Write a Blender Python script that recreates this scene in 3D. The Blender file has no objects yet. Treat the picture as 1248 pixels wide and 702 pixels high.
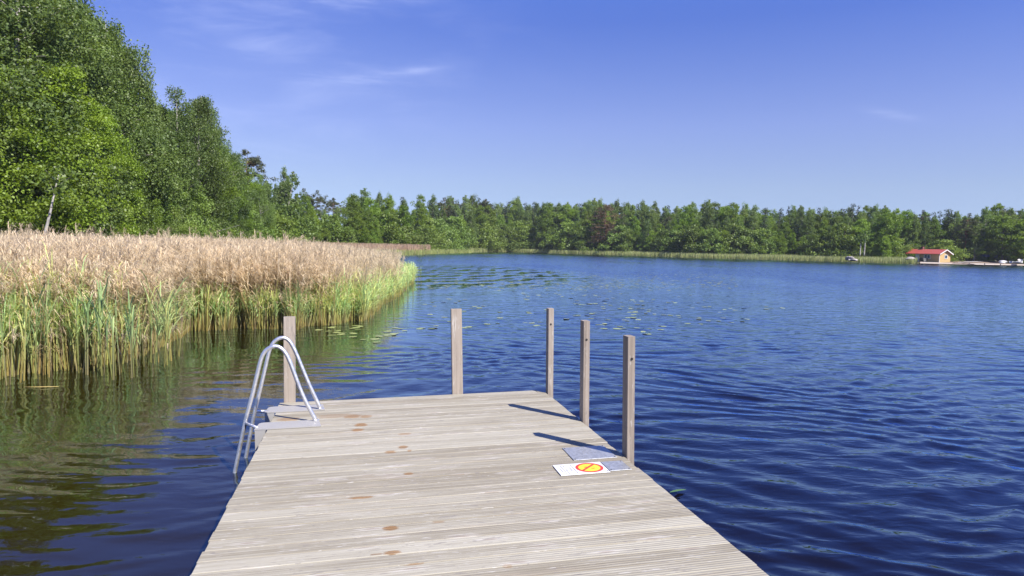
import bpy, math
import numpy as np

# ------------------------------------------------------------------ camera, sky, sun, exposure
SC = bpy.context.scene
COL = SC.collection
EYE = 1.92                      # eye height above the water, metres
FPX = 832.0                     # focal length in pixels of a 1248 px wide frame (24 mm lens)
ROLL = math.atan(0.0205)
PITCH = math.atan((351 - 300.2) * math.cos(ROLL) / FPX)
_F = np.array([0, math.cos(PITCH), -math.sin(PITCH)])
_R0 = np.array([1.0, 0, 0]); _U0 = np.array([0, math.sin(PITCH), math.cos(PITCH)])
_R = _R0 * math.cos(ROLL) + _U0 * math.sin(ROLL)
_U = -_R0 * math.sin(ROLL) + _U0 * math.cos(ROLL)
CAM = np.array([0, 0, EYE])

from mathutils import Matrix, Vector
cd = bpy.data.cameras.new('camera'); cam = bpy.data.objects.new('camera', cd); COL.objects.link(cam)
cd.sensor_width = 36.0; cd.lens = 24.0; cd.clip_start = 0.05; cd.clip_end = 8000
cam.matrix_world = Matrix(((_R[0], _U[0], -_F[0], 0), (_R[1], _U[1], -_F[1], 0), (_R[2], _U[2], -_F[2], EYE), (0, 0, 0, 1)))
SC.camera = cam

SUN_EL = math.radians(46.5)
SUN_XY = np.array([0.587, -0.538]); SUN_XY /= np.linalg.norm(SUN_XY)
SUN_DIR = np.array([SUN_XY[0] * math.cos(SUN_EL), SUN_XY[1] * math.cos(SUN_EL), math.sin(SUN_EL)])
sd = bpy.data.lights.new('sun', 'SUN'); sun = bpy.data.objects.new('sun', sd); COL.objects.link(sun)
sd.energy = 4.6; sd.angle = math.radians(0.5); sd.color = (1.0, 0.93, 0.83)
sun.location = (20, -20, 40)
sun.rotation_euler = Vector(SUN_DIR).to_track_quat('Z', 'Y').to_euler()

SC.view_settings.view_transform = 'Standard'; SC.view_settings.look = 'None'
SC.view_settings.gamma = 1; SC.view_settings.use_curve_mapping = False
SC.view_settings.exposure = 1.12
SC.render.engine = 'CYCLES'
SC.cycles.max_bounces = 7; SC.cycles.diffuse_bounces = 3; SC.cycles.glossy_bounces = 3
SC.cycles.transmission_bounces = 4; SC.cycles.transparent_max_bounces = 4
SC.cycles.caustics_reflective = False; SC.cycles.caustics_refractive = False
SC.cycles.sample_clamp_indirect = 6
SC.cycles.use_denoising = True


class NT:
    """small helper for building node trees"""
    def __init__(self, tree):
        self.t = tree; self.n = tree.nodes; self.l = tree.links
    def new(self, typ, **kw):
        nd = self.n.new(typ)
        for k, v in kw.items(): setattr(nd, k, v)
        return nd
    def link(self, a, b): self.l.new(a, b)
    def put(self, sock, v):
        if isinstance(v, bpy.types.NodeSocket): self.l.new(v, sock)
        elif v is not None: sock.default_value = v
    def math(self, op, a, b=None, c=None, clamp=False):
        nd = self.new('ShaderNodeMath', operation=op, use_clamp=clamp)
        self.put(nd.inputs[0], a); self.put(nd.inputs[1], b); self.put(nd.inputs[2], c)
        return nd.outputs[0]
    def vmath(self, op, a, b=None):
        nd = self.new('ShaderNodeVectorMath', operation=op)
        self.put(nd.inputs[0], a); self.put(nd.inputs[1], b)
        return nd.outputs['Value'] if op in ('LENGTH', 'DOT_PRODUCT', 'DISTANCE') else nd.outputs[0]
    def mix(self, f, a, b, mode='MIX'):
        nd = self.new('ShaderNodeMix', data_type='RGBA', blend_type=mode)
        self.put(nd.inputs[0], f); self.put(nd.inputs[6], c4(a)); self.put(nd.inputs[7], c4(b))
        return nd.outputs[2]
    def noise(self, vec, scale, detail=2.0, rough=0.5, dist=0.0):
        nd = self.new('ShaderNodeTexNoise'); self.put(nd.inputs['Vector'], vec)
        nd.inputs['Scale'].default_value = scale; nd.inputs['Detail'].default_value = detail
        nd.inputs['Roughness'].default_value = rough; nd.inputs['Distortion'].default_value = dist
        return nd.outputs[0]
    def mapping(self, vec, scale=(1, 1, 1), rot=(0, 0, 0), loc=(0, 0, 0)):
        nd = self.new('ShaderNodeMapping'); self.put(nd.inputs['Vector'], vec)
        nd.inputs['Scale'].default_value = scale; nd.inputs['Rotation'].default_value = rot; nd.inputs['Location'].default_value = loc
        return nd.outputs[0]
    def rng(self, v, a, b, c=0.0, d=1.0, smooth=True):
        nd = self.new('ShaderNodeMapRange', interpolation_type='SMOOTHSTEP' if smooth else 'LINEAR')
        for i, x in enumerate((v, a, b, c, d)): self.put(nd.inputs[i], x)
        return nd.outputs[0]
    def xyz(self, v):
        nd = self.new('ShaderNodeSeparateXYZ'); self.put(nd.inputs[0], v); return nd.outputs
    def comb(self, x, y, z):
        nd = self.new('ShaderNodeCombineXYZ')
        for i, q in enumerate((x, y, z)): self.put(nd.inputs[i], q)
        return nd.outputs[0]


def c4(c):
    return (c[0], c[1], c[2], 1.0) if isinstance(c, (tuple, list)) and len(c) == 3 else c


def ray(px, py):
    d = _F * FPX + _R * (px - 624) + _U * (351 - py)
    return d / np.linalg.norm(d)


def on_water(px, py, z=0.0):
    r = ray(px, py); t = (z - EYE) / r[2]
    return CAM + r * t


def horizon_y(px): return 300.2 + 0.0205 * (px - 624)


def azimuth(px):
    r = ray(px, horizon_y(px)); return math.atan2(r[0], r[1])


def at_range(px, d, py=None):
    """point in the vertical plane of column px at ground distance d (height from py)"""
    r = ray(px, horizon_y(px) if py is None else py); k = d / math.hypot(r[0], r[1])
    return CAM + r * k


# ---- world
wd = bpy.data.worlds.new('World'); SC.world = wd; wd.use_nodes = True
w = NT(wd.node_tree); w.n.clear()
out = w.new('ShaderNodeOutputWorld'); bg = w.new('ShaderNodeBackground'); w.link(bg.outputs[0], out.inputs[0])
sky = w.new('ShaderNodeTexSky', sky_type='NISHITA', sun_disc=False)
sky.sun_elevation = SUN_EL; sky.sun_rotation = math.atan2(SUN_DIR[0], SUN_DIR[1])
sky.air_density = 1.0; sky.dust_density = 0.4; sky.ozone_density = 2.5; sky.altitude = 50
bg.inputs[1].default_value = 0.120
dirv = w.vmath('NORMALIZE', w.new('ShaderNodeTexCoord').outputs['Generated'])
dx, dy, dz = w.xyz(dirv)
az = w.math('ARCTAN2', dx, dy); el = w.math('ARCSINE', dz)
# the photograph's horizon stays blue: look the sky up a little above the true direction
w.link(w.vmath('NORMALIZE', w.comb(dx, dy, w.math('ADD', w.math('MULTIPLY', dz, 0.80), 0.17))), sky.inputs[0])
ramp = w.new('ShaderNodeValToRGB'); w.link(w.math('MULTIPLY', el, 1.0), ramp.inputs[0])
stops = [(0.0, (1.13, 0.95, 0.91)), (0.085, (1.12, 0.94, 0.925)), (0.17, (1.02, 0.87, 1.09)), (0.31, (0.545, 0.615, 1.13)), (0.42, (0.52, 0.68, 1.35)), (0.7, (0.44, 0.66, 1.45)), (1.0, (0.42, 0.60, 1.30))]
while len(ramp.color_ramp.elements) < len(stops): ramp.color_ramp.elements.new(0.5)
for e_, (p_, c_) in zip(ramp.color_ramp.elements, stops): e_.position = p_; e_.color = tuple(x / 1.5 for x in c_) + (1.0,)
tint = ramp.outputs[0]
skyc = w.mix(1.0, sky.outputs[0], tint, 'MULTIPLY')


def pxdir(px, py):
    r = ray(px, py); return math.atan2(r[0], r[1]), math.asin(r[2])


def blob(px, py, sx, sy, rot=0.0):
    """soft elliptical patch of sky round the direction of a place in the sky"""
    a0, e0 = pxdir(px, py)
    u = w.math('SUBTRACT', az, a0); v = w.math('SUBTRACT', el, e0)
    c, s = math.cos(rot), math.sin(rot)
    uu = w.math('ADD', w.math('MULTIPLY', u, c), w.math('MULTIPLY', v, s))
    vv = w.math('SUBTRACT', w.math('MULTIPLY', v, c), w.math('MULTIPLY', u, s))
    q = w.math('ADD', w.math('POWER', w.math('DIVIDE', uu, sx), 2.0), w.math('POWER', w.math('DIVIDE', vv, sy), 2.0))
    return w.math('POWER', 2.718, w.math('MULTIPLY', q, -1.0))


cv = w.mapping(w.comb(az, el, 0.0), scale=(5.0, 19.0, 1), rot=(0, 0, -0.16))
n1 = w.rng(w.noise(cv, 1.0, 6.0, 0.6, 0.6), 0.42, 0.78)
n2 = w.rng(w.noise(w.mapping(w.comb(az, el, 3.0), scale=(9.0, 60.0, 1), rot=(0, 0, -0.12)), 1.0, 5.0, 0.6, 0.4), 0.40, 0.75)
veil = w.math('MULTIPLY', blob(330, 60, 0.26, 0.13, 0.15), w.math('ADD', w.math('MULTIPLY', n1, 0.55), 0.10))
puff = w.math('MULTIPLY', blob(300, 50, 0.05, 0.022, -0.35), w.math('ADD', w.math('MULTIPLY', n1, 0.4), 0.14))
high = w.math('MULTIPLY', blob(410, 2, 0.13, 0.02, 0.12), w.math('ADD', w.math('MULTIPLY', n2, 0.55), 0.15))
streak = w.math('MULTIPLY', blob(500, 88, 0.055, 0.006, 0.20), w.math('ADD', w.math('MULTIPLY', n2, 0.5), 0.20))
streak2 = w.math('MULTIPLY', blob(430, 96, 0.12, 0.012, 0.06), w.math('ADD', w.math('MULTIPLY', n2, 0.45), 0.06))
wisp = w.math('MULTIPLY', blob(1082, 138, 0.030, 0.005, -0.25), w.math('ADD', w.math('MULTIPLY', n2, 0.4), 0.14))
cl = veil
for q in (puff, high, streak, streak2, wisp): cl = w.math('ADD', cl, q)
cl = w.math('MINIMUM', w.math('MULTIPLY', cl, 0.23), 0.25)
skyc = w.mix(cl, skyc, (4.6, 4.9, 6.1))
w.link(skyc, bg.inputs[0])

# ------------------------------------------------------------------ object helpers
rng = np.random.default_rng(7)


def tag(o, label=None, cat=None, group=None, kind=None):
    if label: o['label'] = label
    if cat: o['category'] = cat
    if group: o['group'] = group
    if kind: o['kind'] = kind
    return o


def empty(name, loc=(0, 0, 0), rz=0.0):
    o = bpy.data.objects.new(name, None); COL.objects.link(o)
    o.location = loc; o.rotation_euler = (0, 0, rz); o.empty_display_size = 0.2
    return o


class MB:
    """collects vertices, faces (any size) and per-vertex colour / value attributes"""
    def __init__(self):
        self.v = []; self.f = []; self.nv = 0; self.c = []; self.t = []
    def add(self, verts, faces, col=None, val=None):
        verts = np.asarray(verts, float).reshape(-1, 3); b = self.nv
        self.v.append(verts); self.nv += len(verts)
        self.f.extend([tuple(int(i) + b for i in f) for f in faces])
        self.c.append(np.tile(np.array(col if col is not None else (1, 1, 1), float), (len(verts), 1)) if np.ndim(col) < 2 else np.asarray(col, float))
        self.t.append(np.full(len(verts), 0.0 if val is None else val) if np.ndim(val) == 0 else np.asarray(val, float))
    def box(self, x0, x1, y0, y1, z0, z1, **k):
        self.add([(x0, y0, z0), (x1, y0, z0), (x1, y1, z0), (x0, y1, z0), (x0, y0, z1), (x1, y0, z1), (x1, y1, z1), (x0, y1, z1)],
                 [(0, 3, 2, 1), (4, 5, 6, 7), (0, 1, 5, 4), (1, 2, 6, 5), (2, 3, 7, 6), (3, 0, 4, 7)], **k)
    def bbox(self, x0, x1, y0, y1, z0, z1, b, **k):
        """box with its four long (x) and end edges chamfered on top"""
        lo = [(x0, y0), (x1, y0), (x1, y1), (x0, y1)]; hi = [(x0 + b, y0 + b), (x1 - b, y0 + b), (x1 - b, y1 - b), (x0 + b, y1 - b)]
        vs = [(x, y, z0) for x, y in lo] + [(x, y, z1 - b) for x, y in lo] + [(x, y, z1) for x, y in hi]
        fs = [(3, 2, 1, 0), (8, 9, 10, 11)]
        for r in (0, 4):
            for i in range(4): j = (i + 1) % 4; fs.append((r + i, r + j, r + 4 + j, r + 4 + i))
        self.add(vs, fs, **k)
    def tube(self, pts, rad, n=8, cap=True, **k):
        pts = np.asarray(pts, float); m = len(pts)
        rad = np.full(m, rad) if np.ndim(rad) == 0 else np.asarray(rad, float)
        tan = np.gradient(pts, axis=0); tan /= np.linalg.norm(tan, axis=1)[:, None] + 1e-12
        ref = np.array([0, 0, 1.0]) if abs(tan[0][2]) < 0.9 else np.array([1.0, 0, 0])
        a = np.cross(tan[0], ref); a /= np.linalg.norm(a)
        vs = []
        for i in range(m):
            a = a - tan[i] * (a @ tan[i]); a /= np.linalg.norm(a) + 1e-12; b = np.cross(tan[i], a)
            ang = np.arange(n) * 2 * math.pi / n
            vs.append(pts[i] + rad[i] * (np.cos(ang)[:, None] * a + np.sin(ang)[:, None] * b))
        fs = []
        for i in range(m - 1):
            for j in range(n):
                q = (j + 1) % n; fs.append((i * n + j, i * n + q, (i + 1) * n + q, (i + 1) * n + j))
        if cap: fs.append(tuple(range(n - 1, -1, -1))); fs.append(tuple((m - 1) * n + j for j in range(n)))
        self.add(np.concatenate(vs), fs, **k)
    def mesh(self, name, mat, smooth=False, attrs=False):
        me = bpy.data.meshes.new(name)
        V = np.concatenate(self.v)
        me.vertices.add(len(V)); me.vertices.foreach_set('co', V.astype(np.float32).ravel())
        ln = np.array([len(f) for f in self.f], np.int32); st = np.concatenate(([0], np.cumsum(ln)[:-1])).astype(np.int32)
        li = np.fromiter((i for f in self.f for i in f), np.int32)
        me.loops.add(len(li)); me.loops.foreach_set('vertex_index', li)
        me.polygons.add(len(ln)); me.polygons.foreach_set('loop_start', st); me.polygons.foreach_set('loop_total', ln)
        me.polygons.foreach_set('use_smooth', np.full(len(ln), bool(smooth)))
        me.update(calc_edges=True)
        if attrs:
            a = me.attributes.new('tint', 'FLOAT', 'POINT'); a.data.foreach_set('value', np.concatenate(self.t).astype(np.float32))
            C = np.concatenate(self.c); C = np.hstack([C, np.ones((len(C), 1))]).astype(np.float32)
            a = me.attributes.new('hue', 'FLOAT_COLOR', 'POINT'); a.data.foreach_set('color', C.ravel())
        me.materials.append(mat)
        return me
    def build(self, name, mat, parent=None, smooth=False, attrs=False):
        o = bpy.data.objects.new(name, self.mesh(name, mat, smooth, attrs)); COL.objects.link(o)
        if parent: o.parent = parent
        return o


def quads_mesh(name, V, mat, hue=None, tint=None):
    """V: (n,4,3) separate quads; hue (n,3) or (n,4,3), tint (n,) per quad"""
    n = len(V); me = bpy.data.meshes.new(name)
    me.vertices.add(n * 4); me.vertices.foreach_set('co', V.astype(np.float32).ravel())
    me.loops.add(n * 4); me.loops.foreach_set('vertex_index', np.arange(n * 4, dtype=np.int32))
    me.polygons.add(n); me.polygons.foreach_set('loop_start', (np.arange(n) * 4).astype(np.int32)); me.polygons.foreach_set('loop_total', np.full(n, 4, np.int32))
    me.update(calc_edges=True)
    if tint is not None:
        a = me.attributes.new('tint', 'FLOAT', 'POINT'); a.data.foreach_set('value', np.repeat(tint, 4).astype(np.float32))
    if hue is not None:
        h = np.repeat(hue[:, None, :], 4, axis=1) if hue.ndim == 2 else hue
        h = np.concatenate([h, np.ones(h.shape[:2] + (1,))], axis=2).astype(np.float32)
        a = me.attributes.new('hue', 'FLOAT_COLOR', 'POINT'); a.data.foreach_set('color', h.ravel())
    me.materials.append(mat)
    return me


def obj(name, me, parent=None):
    o = bpy.data.objects.new(name, me); COL.objects.link(o)
    if parent: o.parent = parent
    return o


def copy_tree(o, parent=None):
    c = o.copy(); COL.objects.link(c); c.parent = parent
    for ch in list(o.children): copy_tree(ch, c)
    return c


def material(name):
    m = bpy.data.materials.new(name); m.use_nodes = True
    t = NT(m.node_tree); t.n.clear()
    o = t.new('ShaderNodeOutputMaterial')
    return m, t, o


def principled(t, o, color, rough=0.6, metal=0.0, normal=None, spec=0.5):
    p = t.new('ShaderNodeBsdfPrincipled')
    t.put(p.inputs['Base Color'], c4(color)); t.put(p.inputs['Roughness'], rough); t.put(p.inputs['Metallic'], metal)
    t.put(p.inputs['Specular IOR Level'], spec)
    if normal is not None: t.link(normal, p.inputs['Normal'])
    t.link(p.outputs[0], o.inputs[0]); return p


def bump(t, h, dist, strength=1.0, normal=None):
    b = t.new('ShaderNodeBump'); t.put(b.inputs['Height'], h); b.inputs['Distance'].default_value = dist
    t.put(b.inputs['Strength'], strength)
    if normal is not None: t.link(normal, b.inputs['Normal'])
    return b.outputs[0]


def plain(name, color, rough=0.6, metal=0.0, vary=0.25, scale=8.0):
    m, t, o = material(name)
    n = t.noise(t.new('ShaderNodeTexCoord').outputs['Object'], scale, 4, 0.6)
    c = t.mix(n, tuple(x * (1 - vary) for x in color), tuple(min(1, x * (1 + vary)) for x in color))
    principled(t, o, c, rough, metal); return m


# ------------------------------------------------------------------ ground and water
SH = np.array([(-1000, 30), (-420, 36), (0, 45), (100, 50), (160, 55), (220, 64), (300, 86), (350, 102), (420, 118), (500, 139), (560, 182), (620, 226), (700, 206), (780, 190),
               (850, 174), (1000, 170), (1100, 166), (1180, 168), (1250, 177), (1400, 182), (1800, 190)], float)
_sa = np.array([azimuth(x) for x in SH[:, 0]]); _sr = SH[:, 1]
_sa = np.concatenate(([-math.pi, -2.2, -1.75, -1.3], _sa, [1.5, 2.0, 2.6, math.pi])); _sr = np.concatenate(([9, 10, 14, 24], _sr, [150, 60, 20, 9]))


def shore_r(a): return np.interp(a, _sa, _sr)


def ground_z(x, y):
    r = np.hypot(x, y); a = np.arctan2(x, y); d = r - shore_r(a)
    z = np.where(d < 0, np.maximum(d * 0.12, -1.6), 0.12 + 0.9 * (1 - np.exp(-np.maximum(d, 0) / 14.0)) + np.maximum(d - 12, 0) * 0.012)
    return np.minimum(z, 3.5)


def polar_grid(name, V, nr, na, mat):
    i = np.arange(nr - 1)[:, None] * na; j = np.arange(na - 1)[None, :]
    q = np.stack([i + j, i + j + 1, i + na + j + 1, i + na + j], -1).reshape(-1, 4)
    me = bpy.data.meshes.new(name)
    me.vertices.add(len(V)); me.vertices.foreach_set('co', V.astype(np.float32).ravel())
    me.loops.add(q.size); me.loops.foreach_set('vertex_index', q.astype(np.int32).ravel())
    me.polygons.add(len(q)); me.polygons.foreach_set('loop_start', (np.arange(len(q)) * 4).astype(np.int32)); me.polygons.foreach_set('loop_total', np.full(len(q), 4, np.int32))
    me.polygons.foreach_set('use_smooth', np.ones(len(q), bool))
    me.update(calc_edges=True); me.materials.append(mat)
    return me


def polar_sheet(name, radii, angs, zf, mat):
    A, Rr = np.meshgrid(angs, radii); X = Rr * np.sin(A); Y = Rr * np.cos(A); Z = zf(X, Y)
    return obj(name, polar_grid(name, np.stack([X, Y, Z], -1).reshape(-1, 3), len(radii), len(angs), mat))


m_ground, t, o = material('forest_floor')
oc = t.new('ShaderNodeTexCoord').outputs['Object']
c = t.mix(t.rng(t.noise(oc, 0.35, 5, 0.6), 0.35, 0.65), (0.045, 0.05, 0.018), (0.10, 0.085, 0.05))
c = t.mix(t.rng(t.noise(oc, 2.2, 4, 0.6), 0.5, 0.7), c, (0.06, 0.085, 0.02))
principled(t, o, c, 0.95, normal=bump(t, t.noise(oc, 3.0, 6, 0.7), 0.25), spec=0.1)
radii = np.concatenate([np.arange(5, 60, 2.0), np.arange(60, 300, 4.0), np.geomspace(300, 430, 6)])
g = polar_sheet('ground', radii, np.linspace(-math.pi, math.pi, 500), ground_z, m_ground)
tag(g, 'dark forest floor and lake shore under the trees', 'ground', kind='structure')

m_water, t, o = material('lake_water')
oc = t.new('ShaderNodeTexCoord').outputs['Object']
ox, oy, oz = t.xyz(oc)
dist = t.vmath('LENGTH', oc)
amp = t.new('ShaderNodeAttribute', attribute_name='ripple').outputs['Fac']


def ridged(vec, sc, rot, stretch, detail=1.5, off=0.0, rough=0.5):
    return t.noise(t.mapping(vec, scale=(sc / stretch, sc, sc), rot=(0, 0, rot), loc=(off, off * 1.7, 0)), 1.0, detail, rough, 0.5)


hs = t.math('ADD', t.math('MULTIPLY', ridged(oc, 5.0, 0.15, 2.0, 2.0), 0.015), t.math('MULTIPLY', ridged(oc, 11.0, -0.35, 1.7, 2.0, 7.0), 0.0045))
nrm = bump(t, t.math('MULTIPLY', hs, amp), 1.0)
# ripples too far off for the sheet to carry: wave slopes straight from a noise field; the faces one sees at grazing angles lean this way
fz = t.new('ShaderNodeTexNoise'); t.link(t.mapping(oc, scale=(1.1, 3.2, 1.0), rot=(0, 0, 0.10)), fz.inputs['Vector']); fz.inputs['Scale'].default_value = 1.0; fz.inputs['Detail'].default_value = 4.0; fz.inputs['Roughness'].default_value = 0.62
f0, f1, f2 = t.xyz(fz.outputs['Color'])
lean = t.math('ADD', t.math('MULTIPLY', t.math('ABSOLUTE', t.math('SUBTRACT', f0, 0.5)), 0.95), 0.030)
rad_ = t.vmath('NORMALIZE', t.vmath('MULTIPLY', oc, (-1.0, -1.0, 0.0)))
sv = t.new('ShaderNodeVectorMath', operation='SCALE'); t.link(rad_, sv.inputs[0]); t.link(lean, sv.inputs['Scale'])
sv2 = t.vmath('ADD', sv.outputs[0], t.comb(t.math('MULTIPLY', t.math('SUBTRACT', f1, 0.5), 0.35), 0.0, 0.0))
fs = t.new('ShaderNodeVectorMath', operation='SCALE'); t.link(sv2, fs.inputs[0])
t.link(t.math('MULTIPLY', t.rng(dist, 10.0, 60.0), amp), fs.inputs['Scale'])
nrm = t.vmath('NORMALIZE', t.vmath('ADD', nrm, fs.outputs[0]))
lw = t.new('ShaderNodeFresnel'); lw.inputs['IOR'].default_value = 1.36; t.link(nrm, lw.inputs['Normal'])
body = t.new('ShaderNodeBsdfDiffuse')
bc = t.mix(t.rng(ox, -4.0, 0.5), (0.017, 0.0125, 0.0006), (0.0046, 0.0042, 0.0075))   # peaty brown water, with the wood's reflection painted in on the reed side
t.link(bc, body.inputs['Color'])
gl = t.new('ShaderNodeBsdfGlossy'); gl.inputs['Roughness'].default_value = 0.03; gl.inputs['Color'].default_value = (0.66, 0.83, 1.0, 1.0); t.link(nrm, gl.inputs['Normal'])
mx = t.new('ShaderNodeMixShader'); t.link(t.math('MULTIPLY', t.math('POWER', lw.outputs[0], 0.85), t.math('ADD', t.math('MULTIPLY', lw.outputs[0], 1.0), 0.9), None, True), mx.inputs[0]); t.link(body.outputs[0], mx.inputs[1]); t.link(gl.outputs[0], mx.inputs[2])
t.link(mx.outputs[0], o.inputs[0])


def smooth(x, a, b):
    q = np.clip((x - a) / (b - a), 0, 1); return q * q * (3 - 2 * q)


def soft_noise(X, Y, sx, sy, seed):
    """smooth random field of a few crossed sines, about -1..1"""
    r = np.random.default_rng(seed); v = X * 0.0
    for _ in range(9):
        a = r.uniform(0, 6.28); k = r.uniform(0.5, 2.0); v += np.sin((X * math.cos(a) / sx + Y * math.sin(a) / sy) * k * 2 * math.pi + r.uniform(0, 6.28))
    return v / 3.0


def ripple_map(X, Y):
    """how rough the water is: calm in the lee of the reed bed and in the slicks off its tip"""
    lee = 0.30 + 0.70 * smooth(X + 0.20 * Y + 0.8 * soft_noise(X, Y, 7, 9, 5), -2.6, 4.2)
    lee = np.maximum(lee, smooth(Y, 36, 60) * smooth(X, -14, -4))
    gust = 0.92 + 0.16 * soft_noise(X, Y, 16, 40, 2)
    q = ((X + 3.5) / 9.0) ** 2 + ((Y - 47.0) / 22.0) ** 2
    slick = smooth(-q, -1.5, -0.3) * smooth(soft_noise(X, Y, 1.9, 5.0, 9), -0.35, 0.45)
    return np.clip(lee * gust * (1 - 0.88 * slick), 0.03, 1.3)


ang = np.concatenate([np.linspace(-math.pi, -0.95, 60)[:-1], np.linspace(-0.95, 0.95, 1050), np.linspace(0.95, math.pi, 60)[1:]])
rad0 = np.concatenate([[0.01, 0.6, 1.1], np.exp(np.arange(math.log(1.5), math.log(110), 0.0046)), np.geomspace(111, 420, 60)])
A, Rr = np.meshgrid(ang, rad0); X = Rr * np.sin(A); Y = Rr * np.cos(A)
RIP = ripple_map(X, Y)
inside = smooth(0.93 - np.abs(A), 0.0, 0.10) * smooth(105 - Rr, 0, 30)
space = np.maximum(Rr * 0.0046, Rr * 1.9 / 1050 * 1.2)
wr_ = np.random.default_rng(77); Z = np.zeros_like(X); DX = np.zeros_like(X); DY = np.zeros_like(X)
NW = 80; WX = X + 0.5 * soft_noise(X, Y, 9, 9, 31); WY = Y + 0.45 * soft_noise(X, Y, 8, 8, 32)
for k in range(NW):
    lam = 0.11 * (0.72 / 0.11) ** ((k + wr_.random()) / NW); th = wr_.normal(-1.50, 0.50) + (0.5 if k % 7 == 0 else 0.0)
    kx, ky = math.cos(th), math.sin(th); kk = 2 * math.pi / lam
    sl = 0.118 * math.sqrt(2.0 / NW) * (0.75 + 0.5 * math.exp(-((math.log(lam / 0.27)) / 0.5) ** 2))
    a = sl / kk * np.clip((lam / space - 3.5) / 4.0, 0, 1)
    ph = kk * (kx * WX + ky * WY) + wr_.uniform(0, 6.28)
    Z += a * np.sin(ph); c_ = a * np.cos(ph); DX += kx * c_; DY += ky * c_
m_ = RIP * inside
V = np.stack([X + 0.85 * DX * m_, Y + 0.85 * DY * m_, Z * m_], -1).reshape(-1, 3)
me = polar_grid('lake', V, len(rad0), len(ang), m_water)
a_ = me.attributes.new('ripple', 'FLOAT', 'POINT'); a_.data.foreach_set('value', RIP.astype(np.float32).ravel())
wt = obj('lake', me)
tag(wt, 'rippled dark blue lake water round the jetty', 'lake', kind='structure')
W_A, W_R, W_Z = ang.copy(), rad0.copy(), (Z * m_).copy()


def water_z(x, y):
    return float(W_Z[np.abs(W_R - math.hypot(x, y)).argmin(), np.abs(W_A - math.atan2(x, y)).argmin()])


del X, Y, Z, DX, DY, WX, WY, V, A, Rr, RIP, m_, inside, space

# faint summer haze over the whole lake
m_haze = bpy.data.materials.new('haze'); m_haze.use_nodes = True
th_ = NT(m_haze.node_tree); th_.n.clear(); oh_ = th_.new('ShaderNodeOutputMaterial'); vh_ = th_.new('ShaderNodeVolumePrincipled')
vh_.inputs['Color'].default_value = (0.80, 0.88, 1.0, 1.0); vh_.inputs['Density'].default_value = 0.00017; vh_.inputs['Anisotropy'].default_value = 0.0
th_.link(vh_.outputs[0], oh_.inputs['Volume'])
_b = MB(); _b.box(-460, 460, -440, 470, -3.2, 46.0); hz_ = _b.build('haze', m_haze)
tag(hz_, 'thin bluish summer haze over the lake and the far woods', 'haze', kind='stuff')

# ------------------------------------------------------------------ jetty
E_DECK = 1.5
nv = lambda a: a / np.linalg.norm(a)
D1 = nv(ray(444.56, 296.87))
D2 = nv(np.cross(nv(np.cross(ray(342.9, 490.4), ray(652, 475.2))), D1)); D2 = D2 if D2[0] > 0 else -D2
DN = np.cross(D2, D1)
DECK_O = CAM - DN * E_DECK
MDECK = Matrix(((D2[0], D1[0], DN[0], DECK_O[0]), (D2[1], D1[1], DN[1], DECK_O[1]), (D2[2], D1[2], DN[2], DECK_O[2]), (0, 0, 0, 1)))
U0, U1, V0, V1 = -0.798, 1.764, -3.4, 6.695


def deck_uv(px, py):
    r = ray(px, py); k = -E_DECK / (r @ DN); P = r * k
    return P @ D2, P @ D1


def on_plane_v(px, py, v):
    """(u, height) where the sight line meets the plane standing across the deck at v"""
    r = ray(px, py); k = v / (r @ D1); P = r * k
    return P @ D2, P @ DN + E_DECK


def deck_empty(name, u, v, w=0.0):
    o = empty(name); o.matrix_world = MDECK @ Matrix.Translation((u, v, w)); return o


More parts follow.
